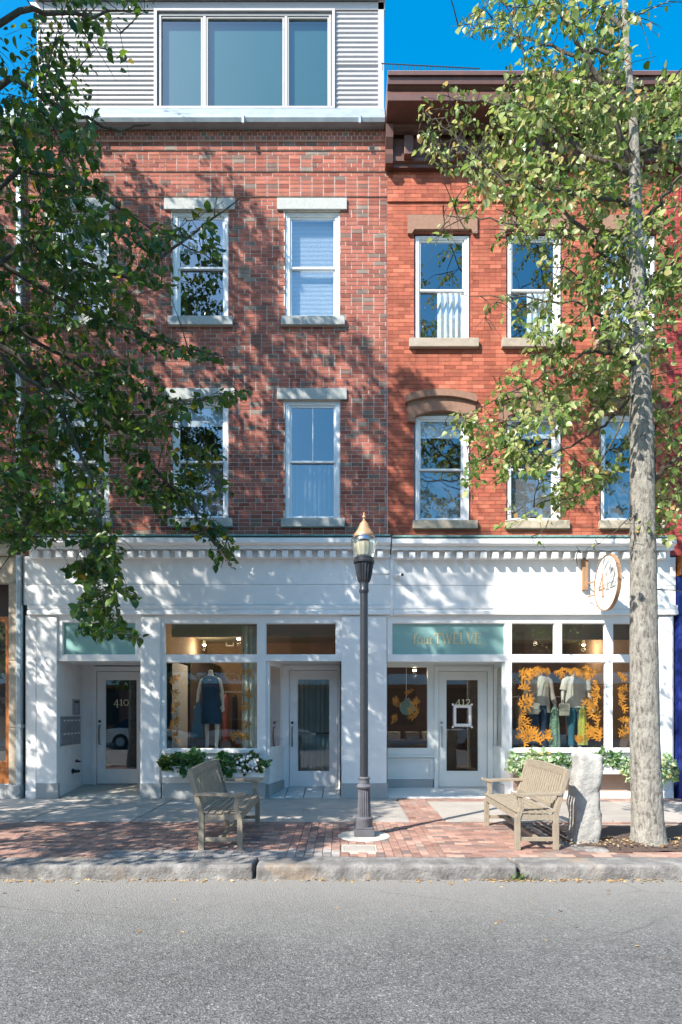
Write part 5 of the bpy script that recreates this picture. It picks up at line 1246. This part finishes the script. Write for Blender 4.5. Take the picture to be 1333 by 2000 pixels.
window_box('white window box with dark foliage and white flowers under the 410 show window', 316, 515, 1497, 1518, 10.88,
    [(314, 350, 1476, 1502, 'leaf_l', 130, .075, 0, 'dark green drooping plant at the left end of the left window box'),
     (340, 395, 1468, 1508, 'plant', 170, .08, 0, 'bushy mid green plant left of the bench back in the left window box'),
     (375, 400, 1463, 1490, 'plant', 60, .06, 0, 'upright green shoots rising highest in the left window box'),
     (420, 466, 1472, 1512, 'plant', 170, .08, 0, 'broad leaved trailing plant in the middle of the left window box'),
     (462, 518, 1472, 1508, 'leaf_l', 260, .05, 34, 'dark green plant covered in small white flowers'),
     (505, 530, 1486, 1500, 'plant', 40, .06, 0, 'loose sprig at the right end of the left window box')])
window_box('long white panelled window box with variegated trailing plants behind the granite post', 998, 1298, 1491, 1512, 10.88,
    [(988, 1030, 1474, 1512, 'plant_v', 170, .07, 0, 'variegated plant trailing off the left end of the right window box'),
     (1025, 1075, 1465, 1512, 'plant_v', 220, .07, 0, 'tall bushy variegated plant above the bench back'),
     (1070, 1125, 1474, 1496, 'plant', 180, .05, 0, 'low bright green plant in the right window box left of the post'),
     (1150, 1215, 1464, 1496, 'plant', 200, .055, 0, 'green and rust plant right of the granite post'),
     (1205, 1242, 1474, 1520, 'plant_v', 150, .07, 0, 'pale trailing plant left of the tree trunk'),
     (1282, 1318, 1478, 1526, 'plant_v', 190, .075, 0, 'pale trailing plant right of the tree trunk')], panels=6)

# ---------------------------------------------------------------- mannequins
def skin(name, V, E, Rr, m, parent, levels=2):
    me = bpy.data.meshes.new(name); me.from_pydata([tuple(v) for v in V], E, []); o = bpy.data.objects.new('tmp', me); C.objects.link(o)
    sk = o.modifiers.new('s', 'SKIN'); sk.use_smooth_shade = True
    for d, r in zip(me.skin_vertices[0].data, Rr): d.radius = r if hasattr(r, '__len__') else (r, r)
    me.skin_vertices[0].data[0].use_root = True
    o.modifiers.new('b', 'SUBSURF').levels = levels
    dg = bpy.context.evaluated_depsgraph_get(); ev = o.evaluated_get(dg); m2 = bpy.data.meshes.new_from_object(ev); bpy.data.objects.remove(o)
    m2.materials.clear(); m2.materials.append(M[m])
    for p in m2.polygons: p.use_smooth = True
    return link(name, m2, parent)
def mannequin(label, x, y, z0, lean, arms, face=0.0, legs=((-.085, .0), (.10, .05))):
    t = thing('mannequin', label, 'mannequin', (x, y, z0), 'headless mannequins in the show windows', world=False, rz=face)
    V = [(0, 0, .94), (0, 0, 1.08), (0, -.01, 1.25), (0, 0, 1.40), (0, 0, 1.50), (0, -.01, 1.60)]; E = [(i, i + 1) for i in range(5)]; Rr = [(.155, .10), (.115, .085), (.15, .10), (.10, .07), (.05, .05), (.047, .047)]
    def ch(a, pts):
        for p, r in pts: V.append(p); Rr.append((r, r)); E.append((a, len(V) - 1)); a = len(V) - 1
        return a
    hands = []
    for s, (el, wr, hd) in zip((-1, 1), arms):
        a = ch(3, [((s * .165, 0, 1.405), .052), (el, .036), (wr, .026), (hd, .028)]); hands.append((wr, hd))
    for s, (fxo, fyo) in zip((-1, 1), legs): ch(0, [((s * .085, 0, .84), .088), ((fxo * 1.0, -.01, .48), .052), ((fxo, .01 + fyo, .09), .034), ((fxo * 1.05, -.13 + fyo, .03), .026)])
    b = skin('body', V, E, Rr, 'skin', t)
    m = MB()
    for wr, hd in hands:
        w, h = Vector(wr), Vector(hd); d = (h - w).normalized(); sd = d.cross(Vector((0, 1, 0))).normalized()
        for k in range(4):
            o_ = sd * (k - 1.5) * .016; L_ = (.075, .085, .08, .062)[k]; m.tube([h + o_ * .8 - d * .01, h + o_ + d * L_ * .5 + Vector((0, -.008, 0)), h + o_ + d * L_ + Vector((0, .006, 0))], [.0095, .0085, .006], 6)
        m.tube([w + d * .03 - sd * .02, w + d * .06 - sd * .045 + Vector((0, -.012, 0)), w + d * .09 - sd * .05 + Vector((0, -.02, 0))], [.011, .0095, .007], 6)
    m.obj('finger_set', 'skin', b, smooth=True); return t
def loft(t, name, m, rs, n=40, folds=0, amp=.05, smooth=True, cap=False):
    return MB().rings(rs, n, cap, (lambda i, a: amp * math.sin(a * folds + i * .3) * min(1, i / 4)) if folds else None).obj(name, m, t, smooth=smooth)
PZ = .80; SC = 1.0
m1 = mannequin('headless white mannequin in a navy blue sleeveless dress behind the left show window', fx(412, 11.95), 11.95, PZ - .02, 0,
    [((-.235, .0, 1.16), (-.245, -.05, .93), (-.25, -.07, .86)), ((.225, .02, 1.15), (.245, -.02, .92), (.25, -.05, .85))], legs=((-.075, .02), (.13, -.10)))
loft(m1, 'dress', 'navy', [(0, 0, 1.475, .085, .07), (0, 0, 1.44, .155, .095), (0, -.01, 1.37, .175, .115), (0, -.015, 1.28, .178, .125), (0, 0, 1.12, .165, .115), (0, 0, .98, .19, .135), (0, 0, .8, .205, .15), (.0, 0, .62, .215, .155), (0, 0, .545, .215, .155)], folds=9, amp=.03)
loft(m1, 'necklace', 'gold', [(0, -.06, 1.40, .06, .06), (0, -.07, 1.385, .06, .06)])
o = MB().rings([(fx(389, 11.9), 11.86, 1.75, .03, .03), (fx(388, 11.9), 11.85, 1.6, .07, .04), (fx(387, 11.9), 11.85, 1.3, .09, .04), (fx(388, 11.9), 11.85, 1.06, .10, .05)], 24, True, lambda i, a: .2 * math.sin(a * 5)).obj('hanging_garment', 'denim2', smooth=True)
tag(o, 'teal blue garment draped from the navy dress mannequin hand', 'garment')
def jeans(t, m, top=.98, bot=.12, legs=((-.085, 0), (.10, .05))):
    mb = MB().rings([(0, 0, top, .165, .12), (0, 0, .90, .185, .13), (0, 0, .82, .185, .13)], 24, False)
    for s, (a, b_) in zip((-1, 1), legs): mb.rings([(s * .09, 0, .84, .10, .115), (s * .09 * .5 + a * .5, 0, .66, .09, .10), (a, 0, .47, .07, .075), (a, b_ * .5, .28, .062, .068), (a, b_, bot, .055, .06)], 18, False)
    mb.obj('jeans', m, t, smooth=True)
def sleeve(t, m, pts, r): MB().tube(pts, r, 14, cap=False).obj('sleeve', m, t, smooth=True)
aR = [((-.255, .0, 1.16), (-.27, -.05, .92), (-.265, -.07, .84)), ((.25, .02, 1.16), (.29, -.05, .94), (.30, -.08, .86))]
m2 = mannequin('headless mannequin in a beige cardigan and dark jeans behind the 412 show window', fx(1053, 11.95), 11.95, PZ - .02, 0, aR)
loft(m2, 'top', 'creamcloth', [(0, 0, 1.475, .075, .065), (0, 0, 1.44, .15, .10), (0, -.01, 1.30, .172, .125), (0, 0, 1.12, .16, .118), (0, 0, .98, .18, .135), (0, 0, .9, .19, .14)], folds=6, amp=.02)
mb = MB(); n = 26; rs = [(1.47, .10, .075), (1.44, .165, .10), (1.36, .19, .13), (1.25, .19, .14), (1.1, .185, .14), (.95, .205, .15), (.8, .215, .155), (.76, .215, .155)]
vs = []; fs = []
for z, rx_, ry_ in rs:
    g = .35 + .25 * (1.47 - z)
    for k in range(n + 1): a = -math.pi / 2 + g + (2 * math.pi - 2 * g) * k / n; q = 1.02 + .03 * math.sin(a * 9); vs.append((rx_ * q * math.cos(a), ry_ * q * math.sin(a), z))
for i in range(len(rs) - 1):
    for k in range(n): a = i * (n + 1) + k; fs.append((a, a + 1, a + n + 2, a + n + 1))
mb.add(vs, fs).obj('cardigan', 'beige', m2, smooth=True)
for s, (e, w, h) in zip((-1, 1), aR): sleeve(m2, 'beige', [(s * .13, 0, 1.43), (s * .20, 0, 1.37), e, w], [.062, .066, .052, .042])
jeans(m2, 'denim')
m3 = mannequin('headless mannequin in a short sleeved cream top and blue jeans nearest the tree', fx(1125, 11.95), 11.95, PZ - .02, 0, aR)
loft(m3, 'top', 'creamcloth', [(0, 0, 1.485, .085, .075), (0, 0, 1.44, .165, .105), (0, -.01, 1.32, .19, .135), (0, 0, 1.15, .185, .13), (0, 0, .98, .20, .145), (0, 0, .86, .21, .15)], folds=8, amp=.03)
loft(m3, 'scarf', 'beige', [(0, -.02, 1.53, .075, .07), (0, -.02, 1.50, .095, .085), (0, -.03, 1.46, .10, .095), (0, -.05, 1.41, .06, .07)], folds=7, amp=.08)
for s, (e, w, h) in zip((-1, 1), aR): sleeve(m3, 'creamcloth', [(s * .13, 0, 1.43), (s * .20, 0, 1.38), (s * .245, 0, 1.20)], [.064, .072, .066])
jeans(m3, 'denim2')
def bag(label, x, y, z, w, h, sx0, sz0):
    t = thing('shoulder_bag', label, 'bag', (x, y, z), world=False)
    MB().box(-w / 2, w / 2, -.035, .035, -h / 2, h / 2).obj('pouch', 'leather', t, bevel=.03, smooth=True)
    MB().box(-w / 2 + .004, w / 2 - .004, -.046, -.036, -.02, h / 2 - .005).obj('flap', 'leather', t, bevel=.004)
    MB().tube([(-w * .35, 0, h / 2 - .02), (-w * .15 + sx0 * .5, -.05, (sz0 + h / 2) * .5), (sx0, 0, sz0)], .006, 6).obj('strap', 'leather', t)
bag('pale shoulder bag on the beige cardigan mannequin', fx(1043, 11.75), 11.77, 1.62, .22, .22, .18, .58)
bag('pale shoulder bag hung across the cream top mannequin', fx(1103, 11.75), 11.77, 1.60, .20, .24, .12, .60)
for lab, u, m_, za, zb, w in (('green and white print scarf hanging from the cardigan mannequin hand', 1083, 'greenprint', .85, 1.66, .085), ('yellow green knitted scarf hanging from the cream top mannequin hand', 1138, 'yellowcloth', .92, 1.68, .075)):
    x = fx(u, 11.82); o = MB().rings([(x, 11.82, zb, .02, .02), (x, 11.82, zb - .1, w * .7, .03), (x, 11.82, (za + zb) / 2, w, .04), (x, 11.82, za, w * 1.1, .045)], 24, True, lambda i, a: .25 * math.sin(a * 5 + i)).obj('scarf', m_, smooth=True)
    tag(o, lab, 'scarf')

# ---------------------------------------------------------------- shop fittings
def rack(label, x0, x1, y, zr, garments):
    r = thing('garment_rack', label, 'clothes rack', (x0, y, .1))
    MB().tube([(x0, y, zr), (x1, y, zr)], .012, 8).obj('rail', 'steel', r)
    for x in (x0, x1): MB().tube([(x, y, .1), (x, y, zr)], .014, 8).obj('post', 'steel', r)
    for k, (m_, cl, ln) in enumerate(garments):
        x = x0 + .12 + (x1 - x0 - .2) * k / max(1, len(garments) - 1)
        g = thing('hanging_garment', cl + ' on the rack ' + label.split(' rack ')[-1], 'garment', (x, y, zr), 'clothes hanging inside the shop')
        MB().rings([(x, y, zr - .05, .015, .03), (x, y, zr - .11, .035, .20), (x, y, zr - .2, .045, .21), (x, y, zr - .5, .05, .20), (x, y, zr - ln, .055, .22)], 20, True, lambda i, a: .12 * math.sin(a * 6 + i)).obj('cloth', m_, g, smooth=True)
        MB().tube([(x, y, zr - .07), (x, y, zr + .03), (x + .02, y, zr + .05)], .004, 6).obj('hanger', 'steel', g)
rack('steel clothes rack left of the navy dress mannequin', -3.75, -3.0, 13.6, 2.0, [('greycloth', 'grey shirt', .8), ('tancloth', 'tan blouse', .75), ('darkcloth', 'dark jacket', .9), ('greycloth', 'grey knit', .7), ('pinkcloth', 'pink top', .8), ('darkcloth', 'black coat', .9)])
rack('steel clothes rack right of the navy dress mannequin', -2.75, -1.7, 14.0, 2.0, [('pinkcloth', 'pink dress', 1.1), ('darkcloth', 'black dress', 1.1), ('tancloth', 'peach tunic', .9), ('greycloth', 'grey dress', 1.1), ('creamcloth', 'cream blouse', .9)])
rack('steel clothes rack deep behind the 412 display', 3.6, 5.4, 14.3, 1.9, [('darkcloth', 'black coat', 1.0), ('greycloth', 'grey coat', 1.0), ('tancloth', 'tan coat', .9), ('darkcloth', 'dark shirt', .9), ('creamcloth', 'cream shirt', .9)])
def curtain(label, x0, x1, y, z0, z1, m_, fold=60, amp=.03):
    m = MB(); n = max(12, int((x1 - x0) * 90))
    for k in range(n):
        a, b_ = x0 + (x1 - x0) * k / n, x0 + (x1 - x0) * (k + 1) / n; f = lambda q: y + amp * math.sin(q * fold) + amp * .5 * math.sin(q * fold * 2.3)
        m.add([(a, f(a), z0), (b_, f(b_), z0), (b_, f(b_), z1), (a, f(a), z1)], [(0, 1, 2, 3)])
    o = m.obj('curtain', m_, smooth=True); tag(o, label, 'curtain')
curtain('floor length curtain at the right side of the left show window', fx(474, 11.75), fx(501, 11.75), 11.75, .81, 3.2, 'greycurtain')
curtain('grey green curtain drawn behind the middle glass door', fx(566, 12.1), fx(662, 12.1), 12.12, .12, 2.4, 'greycurtain')
# dark push bar inside the middle door
o = thing('push_bar', 'dark push bar crossing the middle glass door inside', 'push bar', (fx(613, 12.0), 12.0, fz(1432, 12.0)))
MB().tube([(fx(582, 12.0), 12.0, fz(1432, 12)), (fx(644, 12.0), 12.0, fz(1432, 12))], .014, 8).obj('bar', 'black', o)
dm = thing('hanging_disc', 'round pale teal disc hung on a cord inside the 412 side window', 'ornament', (fx(796, 12.3), 12.3, fz(1382, 12.3)))
n = 40; c_ = (fx(796, 12.3), fz(1382, 12.3)); MB().extrude_y([(c_[0] + .155 * math.cos(2 * math.pi * k / n), c_[1] + .155 * math.sin(2 * math.pi * k / n)) for k in range(n)], 12.29, 12.31).obj('disc', 'teal', dm)
MB().tube([(c_[0] - .02, 12.3, c_[1] + .15), (c_[0] - .02, 12.3, 3.2)], .006, 6).obj('cord', 'white', dm)
MB().rings([(c_[0], 12.3, c_[1] + .14, .05, .02), (c_[0], 12.3, c_[1] + .19, .06, .03)], 12, True).obj('bow', 'steel', dm)
tb = thing('display_table', 'dark display table with folded clothes inside the 412 side window', 'table', (1.4, 13.0, .1))
MB().box(.95, 2.1, 12.7, 13.4, .92, .96).obj('tabletop', 'shopfloor', tb, bevel=.004)
for x in (1.0, 2.05):
    for y in (12.75, 13.35): MB().box(x - .03, x + .03, y - .03, y + .03, .1, .92).obj('leg', 'shopfloor', tb)
for k, (x, m_, lab) in enumerate(((1.1, 'creamcloth', 'pile of cream folded clothes on the display table'), (1.5, 'greycloth', 'pile of grey folded clothes on the display table'), (1.85, 'creamcloth', 'pile of pale knitwear at the right end of the display table'))):
    f = thing('clothes_pile', lab, 'folded clothes', (x, 12.95, .96))
    for q in range(4): MB().box(x - .14 + R.uniform(-.01, .01), x + .14, 12.82, 13.08, .961 + q * .045, 1.0 + q * .045).obj('folded_garment', m_, f, bevel=.012)
sgn = thing('framed_sign', 'small framed sign seen through the left transom window', 'picture', (-2.0, 15.5, 3.0))
MB().ring(fx(441, 15.5), fx(457, 15.5), fz(1262, 15.5), fz(1252, 15.5), 15.52, 15.56, .03, .03, .03, .03).obj('frame', 'white', sgn)
for lab, u, v, d, e in (('small lit ceiling spotlight seen through the left transom window', 467, 1238, 12.6, 14), ('small lit ceiling spotlight seen through the transom above the cardigan mannequin', 1046, 1238, 12.6, 14), ('small lit ceiling spotlight deep inside the left shop', 400, 1246, 14.2, 12), ('small lit ceiling spotlight deep inside the 412 shop', 1140, 1250, 14.2, 12), ('small lit ceiling spotlight above the display table', 810, 1300, 13.3, 8)):
    p = P(u, v, d); p.z = min(p.z, 3.2); s = thing('spotlight', lab, 'spotlight', tuple(p), world=False)
    MB().tube([(0, 0, .0), (0, -.02, -.10)], [.03, .045], 14).obj('housing', 'white', s)
    bm_ = NT('spot_bulb').m if 'spot_bulb' not in M else M['spot_bulb']
    if 'spot_bulb' not in M:
        M['spot_bulb'] = bm_; bs = bm_.node_tree.nodes['Principled BSDF']; bs.inputs['Emission Color'].default_value = (1, .75, .45, 1); bs.inputs['Emission Strength'].default_value = 12
    MB().tube([(0, -.021, -.101), (0, -.024, -.115)], .035, 14).obj('bulb', 'spot_bulb', s)
    ld = bpy.data.lights.new('spot_lamp', 'POINT'); ld.energy = e * 1.2; ld.color = (1, .74, .48); ld.shadow_soft_size = .05; lo = bpy.data.objects.new('lamp_light', ld); C.objects.link(lo); lo.parent = s; lo.location = (0, -.03, -.2)

# ---------------------------------------------------------------- orange flourishes on the glass
def flourish(parent, u, v, r, rot, mname='orange', d=SF + .047):
    mb = MB(); cx_, cz_ = fx(u, d), fz(v, d); r = r / FOC * d; idx = [0]
    def poly(pts):
        y = d - .0006 - idx[0] * .00005; idx[0] += 1; mb.extrude_y([(cx_ + a, cz_ + b_) for a, b_ in pts], y, y + .00003)
    r *= R.uniform(1.0, 1.35); rot += R.uniform(-.4, .4); nf = R.choice((2, 3, 3, 4))
    for k in range(nf):
        a = rot + (k - (nf - 1) / 2) * R.uniform(.55, .8); curl = R.choice((-1, 1)) * R.uniform(1.0, 2.6); L_ = r * R.uniform(1.1, 1.6) * (1 - .1 * abs(k - (nf - 1) / 2)); n = 11
        x = y = 0.0; sp = []
        for i in range(n + 1):
            t_ = i / n; sp.append((x, y, a)); a += curl * (.02 + .16 * t_ * t_) * 1.4; st = L_ / n; x += st * math.cos(a); y += st * math.sin(a)
        for i in range(n):
            (x0_, y0_, a0), (x1_, y1_, a1) = sp[i], sp[i + 1]; w = r * .028 * (1.3 - i / n)
            poly([(x0_ - w * math.sin(a0), y0_ + w * math.cos(a0)), (x0_ + w * math.sin(a0), y0_ - w * math.cos(a0)), (x1_ + w * math.sin(a1), y1_ - w * math.cos(a1)), (x1_ - w * math.sin(a1), y1_ + w * math.cos(a1))])
            if i > 1 and i % 2 == 0:
                for s in (-1, 1):
                    la = a0 + s * R.uniform(.6, .95); ll = r * .42 * math.sin(math.pi * (i + 1) / (n + 2)) * R.uniform(.8, 1.25); lw = ll * .17; c_, s_ = math.cos(la), math.sin(la)
                    poly([(x0_ + u_ * ll * c_ - v_ * lw * s_, y0_ + u_ * ll * s_ + v_ * lw * c_) for u_, v_ in ((0, .4), (.35, 1), (.7, .8 + s * .3), (1, s * .9), (.65, -.5), (.3, -.8), (0, -.4))])
    return mb.obj('flourish', mname, parent)
def fill(parent, spots, d=SF + .047):
    for u, v, r, rot in spots: flourish(parent, u, v, r, math.radians(rot), d=d)
fill(showB[0], [(1014, 1310, 20, -30), (1012, 1345, 20, 10), (1012, 1375, 21, -10), (1013, 1405, 19, 15), (1016, 1440, 22, 40), (1035, 1448, 22, 80), (1056, 1450, 20, 95), (1072, 1448, 16, 110), (1045, 1303, 14, -90), (1070, 1303, 14, -100), (1098, 1303, 16, -80), (1124, 1304, 16, -90), (1150, 1306, 18, -110), (1170, 1312, 20, -150), (1172, 1345, 20, 170), (1168, 1370, 22, 190), (1172, 1400, 20, 160), (1170, 1425, 20, 180), (1150, 1446, 22, 110), (1172, 1448, 20, 120), (1130, 1452, 13, 90)])
fill(showB[1], [(1207, 1312, 18, -30), (1206, 1345, 16, 0), (1208, 1375, 18, 10), (1207, 1405, 16, -10), (1210, 1440, 20, 50)])
fill(showA, [(334, 1320, 14, -60), (332, 1350, 15, 0), (334, 1380, 14, 10), (333, 1410, 15, -10), (335, 1440, 16, 30), (490, 1305, 16, -120), (494, 1360, 14, 180), (490, 1385, 15, 170), (492, 1415, 16, 190), (488, 1445, 16, 140), (455, 1448, 14, 100)])
fill(sw, [(768, 1375, 14, 0), (765, 1400, 13, 10), (822, 1370, 16, 170), (815, 1398, 16, 160), (795, 1360, 12, 90)], d=dB - .002)

# ---------------------------------------------------------------- litter and weeds
n = 420; x = NR.uniform(-5, 5, n); y = KF - np.abs(NR.normal(0, .05, n)) - .02; z = np.full(n, ROADZ + .006)
x[:120] = NR.uniform(1.4, 3.2, 120); y[:120] = KF - np.abs(NR.normal(0, .05, 120)) - .01
x2 = NR.normal(3.5, .5, 260); y2 = NR.uniform(6.95, 7.5, 260); z2 = np.full(260, .05); k_ = (np.hypot(x2 - 3.62, y2 - 7.24) > .22); x2, y2, z2 = x2[k_], y2[k_], z2[k_]
x3 = NR.uniform(-5, 5, 60); y3 = NR.uniform(4.2, 6.2, 60); x4 = NR.uniform(-3, 4, 26); y4 = NR.uniform(6.7, 10.5, 26)
p = np.vstack([np.c_[x, y, z], np.c_[x2, y2, z2], np.c_[x3, y3, np.full(60, ROADZ + .005)], np.c_[x4, y4, np.full(26, .008)]]); 
t_ = NR.normal(0, 1, p.shape); t_[:, 2] *= .15; up = NR.normal(0, .25, p.shape) + np.array([0, 0, 1])
V = leaf_arrays(p, t_, up, NR.uniform(.012, .045, len(p))); link('leaf_litter', leaf_mesh('leaf_litter', V, 'dryleaf'), kind='stuff')
bl = thing('weed', 'small green weed growing in the kerb joint below the right bench', 'weed', (1.80, KF - .02, ROADZ))
mb = MB()
for k in range(38):
    a = R.uniform(0, 6.28); L_ = R.uniform(.05, .15); b0 = Vector((1.81 + R.gauss(0, .05), KF - .015 - abs(R.gauss(0, .02)), ROADZ)); tip = b0 + Vector((math.cos(a) * L_ * .7, -abs(math.sin(a)) * L_ * .5, L_ * .8)); s = Vector((-math.sin(a), math.cos(a), 0)) * .004
    mb.add([b0 - s, b0 + s, (b0 + tip) / 2 + s + Vector((0, 0, .02)), tip, (b0 + tip) / 2 - s + Vector((0, 0, .02))], [(0, 1, 2, 3, 4)])
mb.obj('blade_tuft', 'stem', bl)
